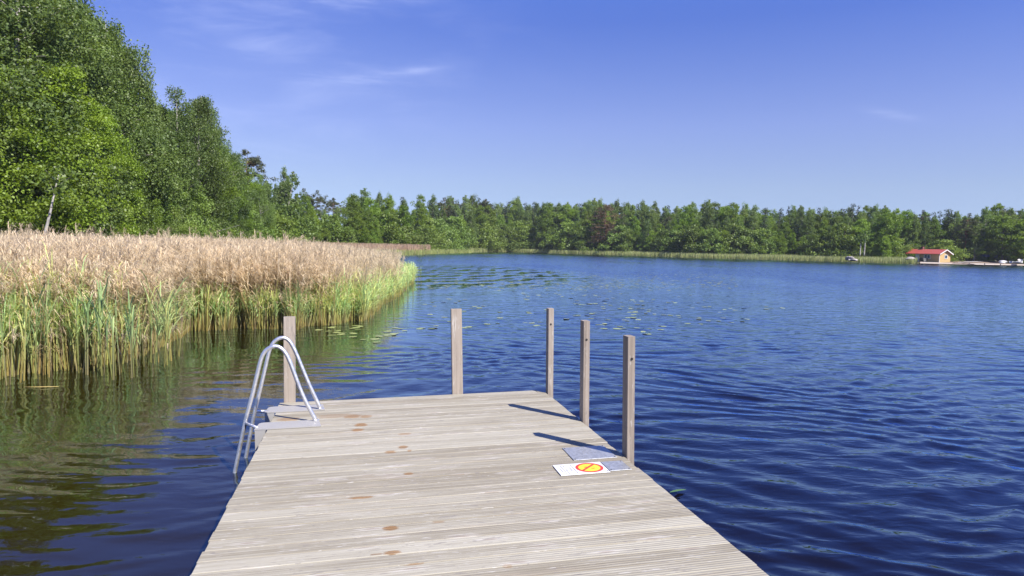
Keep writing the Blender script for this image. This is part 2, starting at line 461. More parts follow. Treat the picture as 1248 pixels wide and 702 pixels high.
def wood_material(name, ca, cb, stains=(), end_dark=0.0, axis='u', rib=True):
    m, t, o = material(name)
    oc = t.new('ShaderNodeTexCoord').outputs['Object']
    at = t.new('ShaderNodeAttribute', attribute_name='tint').outputs['Fac']
    x, y, z = t.xyz(oc)
    if axis == 'u': al, ac, ad = x, y, z
    else: al, ac, ad = z, x, y
    sh = t.math('ADD', al, t.math('MULTIPLY', at, 37.0))
    g1 = t.noise(t.comb(t.math('MULTIPLY', sh, 1.6), t.math('MULTIPLY', ac, 150.0), t.math('MULTIPLY', ad, 150.0)), 1.0, 4, 0.65, 0.4)
    g2 = t.noise(t.comb(t.math('MULTIPLY', sh, 0.9), t.math('MULTIPLY', ac, 40.0), t.math('MULTIPLY', ad, 40.0)), 1.0, 4, 0.6, 0.8)
    g3 = t.noise(t.comb(t.math('MULTIPLY', sh, 2.2), t.math('MULTIPLY', ac, 5.0), ad), 1.0, 3, 0.6)
    f = t.math('ADD', t.math('MULTIPLY', g1, 0.40), t.math('ADD', t.math('MULTIPLY', g2, 0.40), t.math('MULTIPLY', g3, 0.20)))
    f = t.math('ADD', f, t.math('MULTIPLY', t.math('SUBTRACT', at, 0.5), 0.17))
    c = t.mix(t.rng(f, 0.30, 0.66), ca, cb)
    c = t.mix(t.math('MULTIPLY', t.rng(t.noise(t.comb(t.math('MULTIPLY', sh, 1.3), t.math('MULTIPLY', ac, 9.0), 2.0), 1.0, 3, 0.6), 0.55, 0.75), 0.35), c, (0.33, 0.275, 0.205))
    # knots: small grey swirls drawn along the grain
    vo = t.new('ShaderNodeTexVoronoi', feature='F1', voronoi_dimensions='2D'); kv = t.comb(t.math('MULTIPLY', sh, 2.1), t.math('MULTIPLY', ac, 8.2 if axis == 'u' else 12.0), at)
    kv = t.vmath('ADD', kv, t.vmath('SCALE', t.vmath('SUBTRACT', t.comb(g2, g3, 0.0), (0.5, 0.5, 0.0))))
    kv.node.inputs[1].links[0].from_node.inputs['Scale'].default_value = 0.35
    t.link(kv, vo.inputs['Vector']); vo.inputs['Scale'].default_value = 1.0
    kd = vo.outputs['Distance']
    keep = t.rng(t.xyz(vo.outputs['Color'])[0], 0.55, 0.58)
    ring = t.math('MULTIPLY', t.rng(kd, 0.035, 0.12, 1.0, 0.0), keep)
    halo = t.math('MULTIPLY', t.math('MULTIPLY', t.rng(kd, 0.10, 0.28, 1.0, 0.0), keep), t.rng(g1, 0.45, 0.6))
    c = t.mix(t.math('MULTIPLY', halo, 0.8), c, (0.46, 0.44, 0.40))
    c = t.mix(t.math('MULTIPLY', ring, 0.65), c, (0.23, 0.19, 0.155))
    cr = t.noise(t.comb(t.math('MULTIPLY', sh, 9.0), t.math('MULTIPLY', ac, 60.0), at), 1.0, 2, 0.5, 1.5)
    c = t.mix(t.math('MULTIPLY', t.rng(cr, 0.64, 0.70), 0.75), c, (0.17, 0.155, 0.145))
    c = t.mix(t.math('MULTIPLY', t.rng(cr, 0.36, 0.30), 0.45), c, (0.46, 0.45, 0.43))
    wet = None
    if stains:
        nn = t.noise(t.comb(t.math('MULTIPLY', al, 22.0), t.math('MULTIPLY', ac, 170.0), 0.0), 1.0, 3, 0.7)
        for (su, sv, ru, rv, st) in stains:
            q = t.math('ADD', t.math('POWER', t.math('DIVIDE', t.math('SUBTRACT', al, su), ru), 2.0), t.math('POWER', t.math('DIVIDE', t.math('SUBTRACT', ac, sv), rv), 4.0))
            q = t.math('MULTIPLY', t.rng(t.math('ADD', q, t.math('MULTIPLY', t.math('SUBTRACT', nn, 0.5), 4.0)), 0.55, 1.25, 1.0, 0.0), st)
            wet = q if wet is None else t.math('MAXIMUM', wet, q)
        c = t.mix(wet, c, t.mix(t.rng(g1, 0.35, 0.62), (0.085, 0.037, 0.008), (0.27, 0.135, 0.036)))
    h = t.math('ADD', t.math('MULTIPLY', g1, 0.5), t.math('MULTIPLY', g2, 0.5))
    nb = bump(t, h, 0.003, 0.6)
    if rib:
        rb = t.math('SINE', t.math('MULTIPLY', ac, 2 * math.pi / 0.0203))
        rs = t.rng(t.math('ADD', al, t.math('MULTIPLY', g3, 1.2)), 0.7, 2.2, 0.12, 0.8)
        nb = bump(t, rb, 0.0016, rs, nb)
    principled(t, o, c, 0.72, normal=nb, spec=0.25)
    return m


stain_px = [(430, 507.5, 13, 2.6, .8), (446, 507.6, 9, 2.2, .7), (440, 517.8, 9, 2.4, .95), (436, 524.2, 9, 1.9, .95), (409, 507, 26, 3.0, .45), (491, 545, 7, 2.4, .9), (476, 551, 8, 2.2, .8), (499, 549.5, 3, 1.5, .7), (498, 577.5, 7, 1.8, .85), (440, 606.5, 18, 1.9, .9), (476, 643.5, 11, 3.4, 1.0), (478, 673.5, 13, 3.0, .95), (459, 675.5, 9, 1.2, .7), (505, 687.5, 14, 1.8, .7), (493, 529, 9, 1.7, .6), (534, 636, 9, 1.7, .5), (619, 690, 8, 3.4, .45), (352, 511, 16, 2.4, .7)]
stains = []
for (px, py, rx, ry, s) in stain_px:
    u, v = deck_uv(px, py); ru = deck_uv(px + rx, py)[0] - u; rv = v - deck_uv(px, py + ry)[1]
    stains.append((u, v, max(ru, 0.01) * 0.85, max(rv, 0.006) * 0.8, s * 0.8))
m_deck = wood_material('weathered_decking', (0.190, 0.167, 0.123), (0.340, 0.322, 0.262), stains)
m_post = wood_material('weathered_post_wood', (0.165, 0.138, 0.112), (0.335, 0.290, 0.242), axis='z', rib=False)
m_beam = plain('old_beam', (0.16, 0.12, 0.085), 0.8, vary=0.35)

jetty = deck_empty('jetty', 0, 0)
tag(jetty, 'weathered grey plank jetty reaching out over the lake', 'jetty')


def dchild(mb, name, mat, parent=jetty, **k):
    return mb.build(name, mat, parent, **k)


mb = MB(); PW = 0.1185; npl = int(round((V1 - V0) / PW))
for i in range(npl):
    v0 = V1 - (i + 1) * PW; r = rng.random(); gp = rng.uniform(0.0013, 0.0024) if rng.random() < 0.7 else rng.uniform(0.0026, 0.0038)
    a = U0 + rng.normal(0, 0.003); b = U1 + rng.normal(0, 0.003); top = rng.normal(0, 0.0010)
    if i == 0: a -= 0.012; b = 1.678
    if i == 1: b = 1.755; a += 0.03
    mb.bbox(a, b, v0 + gp, v0 + PW - gp, -0.028, top, 0.0028, val=r)
# cut corner plank end by the far post
mb.add([(1.678, V1 - PW + .003, 0), (1.74, V1 - PW + .003, 0), (1.678, V1 - .006, 0), (1.678, V1 - PW + .003, -.028), (1.74, V1 - PW + .003, -.028), (1.678, V1 - .006, -.028)],
       [(0, 1, 2), (5, 4, 3), (1, 4, 5, 2), (0, 3, 4, 1)], val=0.4)
dchild(mb, 'deck', m_deck, attrs=True)
for u in (U0 + 0.03, 0.48, U1 - 0.075):
    mb = MB(); mb.box(u, u + 0.045, V0, V1 - 0.06, -0.20, -0.0285); dchild(mb, 'beam', m_beam)
mb = MB(); mb.box(U0 + 0.08, U1 - 0.08, V1 - 0.055, V1 - 0.01, -0.20, -0.0285); dchild(mb, 'beam', m_beam)
for v in (0.2, 2.4, 5.0):
    mb = MB(); mb.tube([(U0 + 0.25, v, -0.40), (U1 - 0.25, v, -0.40)], 0.2, 16); dchild(mb, 'float', plain('float_plastic', (0.05, 0.05, 0.05), 0.5), smooth=False)

# posts: (u0,u1,v0,v1,height,label)
m_hole = plain('dark_bolt_hole', (0.015, 0.013, 0.012), 0.9)
posts = [(1.767, 1.822, 4.412, 4.505, 0.852, 'post at the jetty side nearest the warning sign', 412.),
         (1.767, 1.822, 5.400, 5.492, 0.850, 'middle post of the three along the jetty side', 393.),
         (1.767, 1.822, 6.520, 6.610, 0.850, 'post at the cut corner of the jetty end', 376.),
         (0.829, 0.936, 6.697, 6.750, 0.850, 'broad post standing alone in the middle of the jetty end', 378.),
         (-0.776, -0.671, 6.697, 6.750, 0.812, 'post at the jetty end behind the ladder arches', 384.)]
for k, (u0, u1, v0, v1, h, lab, _) in enumerate(posts):
    mb = MB(); cu, cv = (u0 + u1) / 2, (v0 + v1) / 2
    b = 0.003; pr = [(u0 + b, v0), (u1 - b, v0), (u1, v0 + b), (u1, v1 - b), (u1 - b, v1), (u0 + b, v1), (u0, v1 - b), (u0, v0 + b)]
    zs = np.linspace(-0.62, h, 12); vs = []; lean = [(0, 0), (0.004, 0), (0.006, 0), (-0.006, 0), (0.016, 0)][k]
    for z in zs:
        q = 1.0 if z < h - 0.001 else 0.99
        for (a, c_) in pr: vs.append((cu + (a - cu) * q + lean[0] * max(z, 0) / h, cv + (c_ - cv) * q + 0.001 * math.sin(5 * z + k), z))
    top = list(vs[-8:]); fs = []
    for i in range(len(zs) - 1):
        for j in range(8): q = (j + 1) % 8; fs.append((i * 8 + j, i * 8 + q, (i + 1) * 8 + q, (i + 1) * 8 + j))
    fs.append(tuple(len(vs) - 8 + j for j in range(8)))
    mb.add(vs, fs, val=0.13 + 0.19 * k)
    po = dchild(mb, 'post', m_post, attrs=True); po['label'] = lab
    if k < 3:
        mb = MB(); zz = h - 0.155; uu = (u0 + u1) / 2 + 0.002
        mb.tube([(uu, v0 - 0.004, zz), (uu, v0 + 0.01, zz)], 0.0095, 12); dchild(mb, 'bolt', m_hole, po)

# ---- swimming ladder
m_alu, t, o = material('brushed_aluminium')
oc = t.new('ShaderNodeTexCoord').outputs['Object']
n = t.noise(oc, 40, 3, 0.6)
principled(t, o, t.mix(n, (0.58, 0.58, 0.59), (0.76, 0.76, 0.76)), t.rng(n, 0.3, 0.7, 0.30, 0.46), 0.85)
m_plate = plain('pale_coated_plate', (0.285, 0.28, 0.27), 0.5, 0.0, vary=0.12, scale=6)
m_entry_shade = plain('entry_shade_black', (0.02, 0.02, 0.02), 0.7)
ladder = deck_empty('swimming_ladder', 0, 0)
tag(ladder, 'aluminium swimming ladder with two arched handrails bolted to the jetty edge', 'ladder')


def smooth_path(p, n=8):
    p = np.asarray(p, float); q = np.vstack([2 * p[0] - p[1], p, 2 * p[-1] - p[-2]]); r = []
    for i in range(1, len(q) - 2):
        for s in np.linspace(0, 1, n, endpoint=False):
            a, b, c, d = q[i - 1], q[i], q[i + 1], q[i + 2]
            r.append(0.5 * (2 * b + (c - a) * s + (2 * a - 5 * b + 4 * c - d) * s * s + (3 * b - a - 3 * c + d) * s ** 3))
    r.append(p[-1]); return np.array(r)


rails = [(5.905, [(385.3, 513.8), (368.9, 481.5), (354, 442.6), (348.0, 430.6), (342.0, 424.2), (335.0, 422.0), (328, 424.2), (322.2, 429.4), (317.2, 441.0), (307.8, 479.6), (298.5, 516), (281.5, 598)], 5.72, 5.93),
         (6.315, [(391.0, 499.8), (376, 466.7), (363, 435.5), (357, 422.5), (351.5, 414.6), (344.8, 411.6), (338, 413.5), (332.2, 419.0), (327.2, 431.5), (319.8, 463), (310.5, 502), (296.5, 573)], 6.285, 6.50)]
feet = []
for v, pp, pa, pb in rails:
    uw = [on_plane_v(x, y, v) for x, y in pp]
    uw[0] = (uw[0][0], 0.006)
    pts = [(u, v, z) for u, z in uw]; lo = np.array(pts[-1]); dd = lo - np.array(pts[-2]); dd /= np.linalg.norm(dd)
    pts.append(tuple(lo + dd * 0.75)); feet.append((pts[-1], dd, lo))
    mb = MB(); mb.tube(smooth_path(pts), 0.0168, 14); rl = mb.build('handrail', m_alu, ladder, smooth=True)
    # deck plate with rounded outer end
    a0, a1 = -0.895, -0.375; b = 0.035
    ol = [(a1, pa), (a1, pb - 0.01), (a1 - 0.01, pb), (a0 + b, pb), (a0 + 0.01, pb - 0.02), (a0, pb - 0.05), (a0 - 0.01, pa)]
    ol = [(a1, pa), (a1 - 0.03, pb), (a0 + 0.06, pb), (a0 + 0.028, pb - 0.008), (a0 + 0.012, pb - 0.03), (a0, pa)]
    mb = MB(); n_ = len(ol)
    mb.add([(x, y, 0.0025) for x, y in ol] + [(x, y, 0.0105) for x, y in ol], [tuple(range(n_ - 1, -1, -1))[::-1][::-1], tuple(range(n_, 2 * n_))[::-1]] + [(i, (i + 1) % n_, n_ + (i + 1) % n_, n_ + i) for i in range(n_)])
    pl = mb.build('deck_plate', m_plate, ladder)
    # bracket folded down over the jetty edge
    mb = MB(); mb.box(a0 + 0.004, U0 - 0.012, pa + 0.002, pa + 0.008, -0.26, 0.0022); mb.build('side_bracket', m_plate, ladder)
    us = np.interp(0.012, sorted([z for u, z in uw[6:]]), [u for z, u in sorted([(z, u) for u, z in uw[6:]])])
    mb = MB(); mb.tube([(us, v, 0.022), (a0 + 0.02, (pa + pb) / 2 - 0.04, 0.004)], 0.0125, 10); mb.build('stay', m_alu, ladder, smooth=True)
    mb = MB(); mb.tube([lo + dd * -0.055, lo + dd * 0.02], 0.024, 12); mb.build('entry_shade_sleeve', m_entry_shade, ladder, smooth=True)  # dark sleeve standing in for the shade where the rail enters the water
    mb = MB(); u_f = uw[0][0]; mb.tube([(u_f, v, 0.0108), (u_f, v, 0.016)], 0.028, 14); mb.build('foot_flange', m_alu, ladder)
for q in (0.06, 0.32, 0.58):
    p0 = feet[0][2] + feet[0][1] * q; p1 = feet[1][2] + feet[1][1] * q
    mb = MB(); mb.tube([p0, p1], 0.016, 10); mb.build('rung', m_alu, ladder, smooth=True)
    
# ---- metal plates and sign on the deck
m_galv, t, o = material('galvanised_sheet')
oc = t.new('ShaderNodeTexCoord').outputs['Object']
vo = t.new('ShaderNodeTexVoronoi'); t.link(oc, vo.inputs['Vector']); vo.inputs['Scale'].default_value = 60
c = t.mix(t.xyz(vo.outputs['Color'])[0], (0.33, 0.345, 0.36), (0.45, 0.465, 0.485))
c = t.mix(t.rng(t.noise(oc, 35, 4, 0.7), 0.56, 0.70), c, (0.30, 0.31, 0.33))
principled(t, o, c, 0.42, 0.55)
m_screw = plain('dull_screw', (0.12, 0.12, 0.12), 0.5, 0.6)


def sheet(name, u0, u1, v0, v1, th, mat, label, cat, w0=0.0028, screws=()):
    cu, cv = (u0 + u1) / 2, (v0 + v1) / 2; e = deck_empty(name, cu, cv)
    tag(e, label, cat)
    mb = MB(); mb.bbox(u0 - cu, u1 - cu, v0 - cv, v1 - cv, w0, w0 + th, 0.0012); mb.build('sheet', mat, e)
    for su, sv in screws:
        mb = MB(); mb.tube([(su - cu, sv - cv, w0 + th), (su - cu, sv - cv, w0 + th + 0.002)], 0.006, 10); mb.build('screw', m_screw, e)
    return e, cu, cv


sheet('metal_plate', 1.386, 1.702, 4.428, 4.715, 0.003, m_galv, 'larger galvanised plate on the deck half in the shadow of a post', 'metal plate', screws=[(1.40, 4.444), (1.69, 4.444), (1.40, 4.70), (1.69, 4.70)])
sheet('metal_plate', 1.553, 1.704, 4.165, 4.352, 0.003, m_galv, 'smaller square galvanised plate between the warning sign and the jetty edge', 'metal plate', screws=[(1.566, 4.18), (1.692, 4.18), (1.692, 4.338)])
m_white = plain('sign_white', (0.58, 0.58, 0.58), 0.4, vary=0.04)
m_red = plain('sign_red', (0.58, 0.045, 0.025), 0.4, vary=0.1); m_yel = plain('sign_yellow', (0.72, 0.50, 0.03), 0.4, vary=0.08)
m_ink = plain('sign_ink', (0.07, 0.08, 0.12), 0.5, vary=0.2)
SW = 0.0028
sg, cu, cv = sheet('warning_sign', 1.212, 1.547, 4.145, 4.356, 0.004, m_white, 'white sign lying on the deck with a yellow disc crossed out in red', 'sign', screws=[(1.533, 4.16)])
zt = SW + 0.004


def disc(mat, name, r0, r1, z0, z1, cu_, cv_, n=48):
    mb = MB(); a = np.arange(n) * 2 * math.pi / n
    if r0 <= 0:
        mb.add(np.concatenate([[(cu_ + r1 * math.cos(x), cv_ + r1 * math.sin(x), z) for x in a] for z in (z0, z1)]), [tuple(range(n, 2 * n))] + [(i, (i + 1) % n, n + (i + 1) % n, n + i) for i in range(n)])
    else:
        vs = np.concatenate([[(cu_ + r * math.cos(x), cv_ + r * math.sin(x), z) for x in a] for r, z in ((r0, z0), (r0, z1), (r1, z1), (r1, z0))])
        mb.add(vs, [(k * n + i, k * n + (i + 1) % n, (k + 1) * n + (i + 1) % n, (k + 1) * n + i)[::-1] for k in range(3) for i in range(n)])
    return mb.build(name, mat, sg)


dcu, dcv = 1.438 - cu, 4.252 - cv
disc(m_yel, 'disc', 0, 0.080, zt, zt + 0.0006, dcu, dcv)
disc(m_red, 'ring', 0.074, 0.093, zt, zt + 0.0012, dcu, dcv)
mb = MB()


def bar(mb, x0, y0, x1, y1, wd_, z0, z1):
    d = np.array([x1 - x0, y1 - y0]); d /= np.linalg.norm(d); p = np.array([-d[1], d[0]]) * wd_ / 2
    q = [np.array([x0, y0]) + p, np.array([x0, y0]) - p, np.array([x1, y1]) - p, np.array([x1, y1]) + p]
    mb.add([(a, b, z0) for a, b in q] + [(a, b, z1) for a, b in q], [(4, 5, 6, 7), (0, 1, 5, 4), (1, 2, 6, 5), (2, 3, 7, 6), (3, 0, 4, 7)])


bar(mb, dcu - 0.062, dcv - 0.050, dcu + 0.050, dcv + 0.062, 0.016, zt, zt + 0.0016); mb.build('slash', m_red, sg)
# pictogram under the slash (a small dark figure, too worn to make out) and the lines of print, read from the jetty edge side
mb = MB()
for (a, b, c_, d) in ((-.030, .018, -.006, .018), (-.018, .018, -.018, -.006), (.010, -.020, .034, -.026), (-.034, .004, -.010, .004), (.006, -.012, .020, -.034), (.022, .010, .036, -.004)):
    bar(mb, dcu + a, dcv + b, dcu + c_, dcv + d, 0.007, zt + 0.0007, zt + 0.0011)
mb.build('pictogram', plain('pictogram_ink', (0.30, 0.22, 0.02), 0.5), sg)
r2 = np.random.default_rng(5)
for (u, va, vb) in ((1.330, 4.165, 4.335), (1.308, 4.205, 4.300), (1.276, 4.165, 4.330), (1.258, 4.175, 4.325), (1.240, 4.200, 4.300)):
    v = va; mb = MB()
    while v < vb:
        ww = r2.uniform(0.004, 0.009); hh = r2.uniform(0.004, 0.0065)
        if r2.random() < 0.86: bar(mb, u - cu, v - cv, u - cu, min(v + ww * 0.75, vb) - cv, hh, zt, zt + 0.0005)
        v += ww + 0.0015
    mb.build('text_line', m_ink, sg)

# ------------------------------------------------------------------ plants: materials


def leaf_material(name, c1, c2, c3, trans=0.42, obj_var=0.28):
    m, t, o = material(name)
    at = t.new('ShaderNodeAttribute', attribute_name='tint').outputs['Fac']
    rnd = t.new('ShaderNodeObjectInfo').outputs['Random']
    c = t.mix(at, c1, c2)
    c = t.mix(t.math('MULTIPLY', rnd, 0.55), c, c3)
    hs = t.new('ShaderNodeHueSaturation'); t.link(c, hs.inputs['Color'])
    r2_ = t.math('FRACT', t.math('MULTIPLY', rnd, 7.31))
    t.link(t.rng(r2_, 0, 1, 1 - obj_var, 1 + obj_var, False), hs.inputs['Value'])
    t.link(t.rng(t.math('FRACT', t.math('MULTIPLY', rnd, 13.7)), 0, 1, 0.49, 0.508, False), hs.inputs['Hue'])
    hs.inputs['Saturation'].default_value = 1.0
    d = t.new('ShaderNodeBsdfDiffuse'); tr = t.new('ShaderNodeBsdfTranslucent'); gl = t.new('ShaderNodeBsdfGlossy')
    t.link(hs.outputs[0], d.inputs[0]); gl.inputs['Roughness'].default_value = 0.5; gl.inputs['Color'].default_value = (1, 1, 1, 1)
    t.link(t.mix(1.0, hs.outputs[0], (1.25, 1.15, 0.55), 'MULTIPLY'), tr.inputs[0])
    m1 = t.new('ShaderNodeMixShader'); m1.inputs[0].default_value = trans; t.link(d.outputs[0], m1.inputs[1]); t.link(tr.outputs[0], m1.inputs[2])
    m2 = t.new('ShaderNodeMixShader'); m2.inputs[0].default_value = 0.022; t.link(m1.outputs[0], m2.inputs[1]); t.link(gl.outputs[0], m2.inputs[2])
    t.link(m2.outputs[0], o.inputs[0]); return m


LM = dict(
    birch=leaf_material('birch_leaves', (0.090, 0.158, 0.030), (0.168, 0.250, 0.055), (0.125, 0.190, 0.046)),
    alder=leaf_material('alder_leaves', (0.095, 0.175, 0.010), (0.195, 0.300, 0.020), (0.135, 0.215, 0.024)),
    bush=leaf_material('willow_leaves', (0.110, 0.180, 0.028), (0.185, 0.275, 0.050), (0.145, 0.215, 0.046)),
    spruce=leaf_material('spruce_needles', (0.022, 0.042, 0.017), (0.045, 0.075, 0.028), (0.030, 0.055, 0.026), 0.15),
    pine=leaf_material('pine_needles', (0.040, 0.055, 0.022), (0.085, 0.100, 0.042), (0.070, 0.080, 0.040), 0.12),
    brown=leaf_material('browning_needles', (0.085, 0.055, 0.030), (0.15, 0.10, 0.055), (0.11, 0.085, 0.045), 0.12))


def bark_material(name, ca, cb, marks=None):
    m, t, o = material(name)
    oc = t.new('ShaderNodeTexCoord').outputs['Object']
    n = t.noise(t.mapping(oc, scale=(9, 9, 2)), 1.0, 5, 0.65)
    c = t.mix(t.rng(n, 0.35, 0.65), ca, cb)
    if marks:
        k = t.rng(t.noise(t.mapping(oc, scale=(2.5, 2.5, 9)), 1.0, 3, 0.6), 0.58, 0.64)
        c = t.mix(k, c, marks)
    principled(t, o, c, 0.85, normal=bump(t, n, 0.03), spec=0.2); return m


BM = dict(birch=bark_material('birch_bark', (0.26, 0.245, 0.22), (0.46, 0.44, 0.41), (0.05, 0.045, 0.04)),
          dark=bark_material('grey_brown_bark', (0.045, 0.035, 0.026), (0.11, 0.09, 0.07)),
          pine=bark_material('red_pine_bark', (0.12, 0.06, 0.035), (0.26, 0.14, 0.08)))
BM['alder'] = BM['bush'] = BM['spruce'] = BM['dark']


# ------------------------------------------------------------------ trees
def leaf_quads(P, size, r, up=0.35, aspect=0.62, dirs=None):
    """diamond leaves at points P with random attitude; dirs: preferred long axis"""
    n = len(P)
    d = r.normal(size=(n, 3)) if dirs is None else dirs + r.normal(0, 0.35, (n, 3))
    d /= np.linalg.norm(d, axis=1)[:, None]
    nn = r.normal(size=(n, 3)); nn[:, 2] = np.abs(nn[:, 2]) + up; nn += np.array([0.25, -0.25, 0.0]) * (up < 0.6)
    s = np.cross(d, nn); s /= np.linalg.norm(s, axis=1)[:, None] + 1e-9
    L = (size * r.uniform(0.65, 1.35, n))[:, None]; W_ = L * aspect * 0.5
    return np.stack([P, P + d * L * 0.45 + s * W_, P + d * L, P + d * L * 0.45 - s * W_], axis=1)


def make_tree_meshes(kind, seed, h=16.0, width=None, leaves=8000, leaf=0.3, base=0.2, limbs=34, droop=0.0, trunk_r=None, bark=None, lm=None, bend=0.0, clus=0.33):
    r = np.random.default_rng(seed); mbt = MB()
    width = width or 0.26 * h; trunk_r = trunk_r or 0.011 * h + 0.02
    zt_ = np.linspace(0, 1, 14); wob = np.cumsum(r.normal(0, 0.012 * h, (14, 2)), axis=0) * 0.5
    tr = np.stack([wob[:, 0] + bend * h * zt_ ** 1.5, wob[:, 1], zt_ * h * 0.93], 1); tr[0, :2] = 0
    rad = trunk_r * (1 - zt_) ** 0.9 + 0.010; rad[0] *= 1.35
    mbt.tube(tr, rad, 8)
    trunk_at = lambda q: np.array([np.interp(q, zt_, tr[:, k]) for k in range(3)])
    pts = []; per = []; dirs = []
    if kind == 'spruce':
        for i in range(limbs):
            q = base + (0.985 - base) * (i + r.random()) / limbs; L = width * 0.62 * (1 - q) ** 0.85 * r.uniform(0.75, 1.15) + 0.12
            for a in r.uniform(0, 2 * math.pi, 4):
                o_ = trunk_at(q); s = np.linspace(0, 1, 5)
                out_ = np.array([math.cos(a), math.sin(a), 0])
                line = o_ + out_ * (s * L)[:, None] + np.array([0, 0, 1]) * ((-0.42 * s + 0.22 * s ** 2) * L * (1.15 - 0.6 * q))[:, None]
                if L > 0.8: mbt.tube(line[::2], [0.03, 0.02, 0.008], 4, cap=False)
                k = max(3, int(L * 9)); sp = r.uniform(0.12, 1.05, k)
                c_ = o_ + out_ * (sp * L)[:, None] + np.array([0, 0, 1]) * ((-0.42 * sp + 0.22 * sp ** 2) * L * (1.15 - 0.6 * q))[:, None]
                c_ += r.normal(0, 0.09, c_.shape); c_[:, 2] -= np.abs(r.normal(0, 0.13, k))
                side = np.array([-out_[1], out_[0], 0]) * r.choice([-1, 1], k)[:, None] * 0.7 + out_ * 0.8 + np.array([0, 0, -0.45])
                pts.append(c_); dirs.append(side); per.append(np.full(k, r.random()))
        P = np.concatenate(pts); D = np.concatenate(dirs); T = np.concatenate(per)
        if len(P) > leaves: ii = r.choice(len(P), leaves, replace=False); P, D, T = P[ii], D[ii], T[ii]
        Q = leaf_quads(P, leaf, r, 0.8, 0.34, D)
        T = np.clip(T * 0.6 + r.random(len(P)) * 0.4, 0, 1)
    else:
        ncl = limbs * 8
        pa_, pb_ = r.uniform(0, 6.28, 4), r.uniform(0, 6.28, 4)
        def lobes(a, e): return 1 + 0.20 * math.sin(2 * a + pa_[0] + 3 * e) + 0.20 * math.sin(3 * a + pa_[1] - 7 * e) + 0.22 * math.sin(11 * e + pa_[2] + a) + 0.18 * math.sin(21 * e + pa_[3] - 2 * a)
        def prof_of(e):
            if kind == 'pine': return (0.45 + 0.75 * e) * (1 - e ** 3.0) + 0.12
            if kind == 'bush': return 0.8 * (1 - e ** 2.4) ** 0.8 + 0.2
            if kind == 'birch': return 1.12 * (e + 0.22) ** 0.42 * (1 - e) ** 0.62 + 0.06
            return 1.15 * (e + 0.28) ** 0.35 * (1 - e ** 1.7) ** 0.75 + 0.08
        cl_p = []; cl_t = []; cl_s = []
        branch = [r.uniform(0, 6.28) for _ in range(limbs)]
        while len(cl_p) < ncl:
            e = r.random() if kind != 'pine' else (math.floor(r.random() * limbs * 0.5) + r.normal(0, 0.12)) / (limbs * 0.5)
            e = min(max(e, 0.0), 0.995)
            if r.random() > prof_of(e) + 0.12: continue
            a = branch[int(e * (limbs - 1))] + r.normal(0, 0.55) if r.random() < 0.6 else r.uniform(0, 6.28)
            R_ = width * prof_of(e) * lobes(a, e); rho = R_ * (0.30 + 0.72 * r.random() ** 0.55) * (1.22 if r.random() < 0.12 else 1.0)
            z = (base + (0.985 - base) * e); c0 = trunk_at(min(z, 1.0)); out_ = np.array([math.cos(a), math.sin(a), 0])
            c_ = c0 + out_ * rho + np.array([0, 0, r.normal(0, 0.02) * h]); cl_p.append(c_)
            cl_t.append(np.clip(0.5 + 0.35 * math.sin(3 * a + 5 * e + pb_[0]) + r.normal(0, 0.2), 0, 1)); cl_s.append(r.uniform(0.55, 1.3))
            if len(cl_p) % 3 == 0 or kind == 'pine':
                f0 = trunk_at(max(0.04, z - (0.10 if kind == 'pine' else 0.5) * rho / h)); mid = (f0 + c_) / 2 + np.array([0, 0, 0.08 * rho]) + r.normal(0, 0.04 * rho, 3)
                lr = max(0.014, trunk_r * 0.30 * (1 - 0.8 * e)); mbt.tube([f0, mid, c_], [lr, lr * 0.6, 0.008], 5, cap=False)
        cl_p = np.array(cl_p); cl_t = np.array(cl_t); cl_s = np.array(cl_s); k = max(1, leaves // len(cl_p))
        sig = np.array([1, 1, 0.8 if kind != 'pine' else 0.4]) * clus * width / 4.2
        off = r.normal(size=(len(cl_p), k, 3)); off *= (np.minimum(np.linalg.norm(off, axis=2), 1.9) / np.linalg.norm(off, axis=2))[..., None]
        P = (cl_p[:, None, :] + off * sig * cl_s[:, None, None]).reshape(-1, 3)
        T = np.clip(np.repeat(cl_t, k) * 0.6 + r.random(len(P)) * 0.45, 0, 1); D = None
        if droop > 0:
            n_ = len(P); P[:, 2] -= np.abs(r.normal(0, 0.75 * droop * width / 4.2, n_)) * (r.random(n_) < 0.75)
            D = r.normal(0, 0.5, (n_, 3)); D[:, 2] -= 0.8
        if kind == 'pine':
            Q = leaf_quads(P, leaf, r, 0.2, 0.26, r.normal(size=P.shape) + np.array([0, 0, 0.4]))
        else: Q = leaf_quads(P, leaf, r, 0.55, 0.66, D)
    lo = Q[:, :, 2].min(axis=1) > 0.05
    cm = quads_mesh('crown', Q[lo], LM[lm or kind], tint=T[lo])
    tm = mbt.mesh('trunk', BM[bark or kind], smooth=True)
    return tm, cm, h


PROTO = {}


def proto(key, *a, **k): PROTO[key] = make_tree_meshes(*a, **k)


# near trees of fine leaf
for s in range(2):
    proto(('birch', 'near', s), 'birch', 11 + s, 18.0, 3.6, 50000, 0.145, 0.10, 34, 0.9, clus=0.40)
    proto(('alder', 'near', s), 'alder', 21 + s, 14.0, 3.7, 60000, 0.14, 0.05, 25, 0.05, clus=0.46)
    proto(('bush', 'near', s), 'bush', 31 + s, 6.0, 2.9, 24000, 0.13, 0.02, 30, 0.0, trunk_r=0.06, clus=0.44)
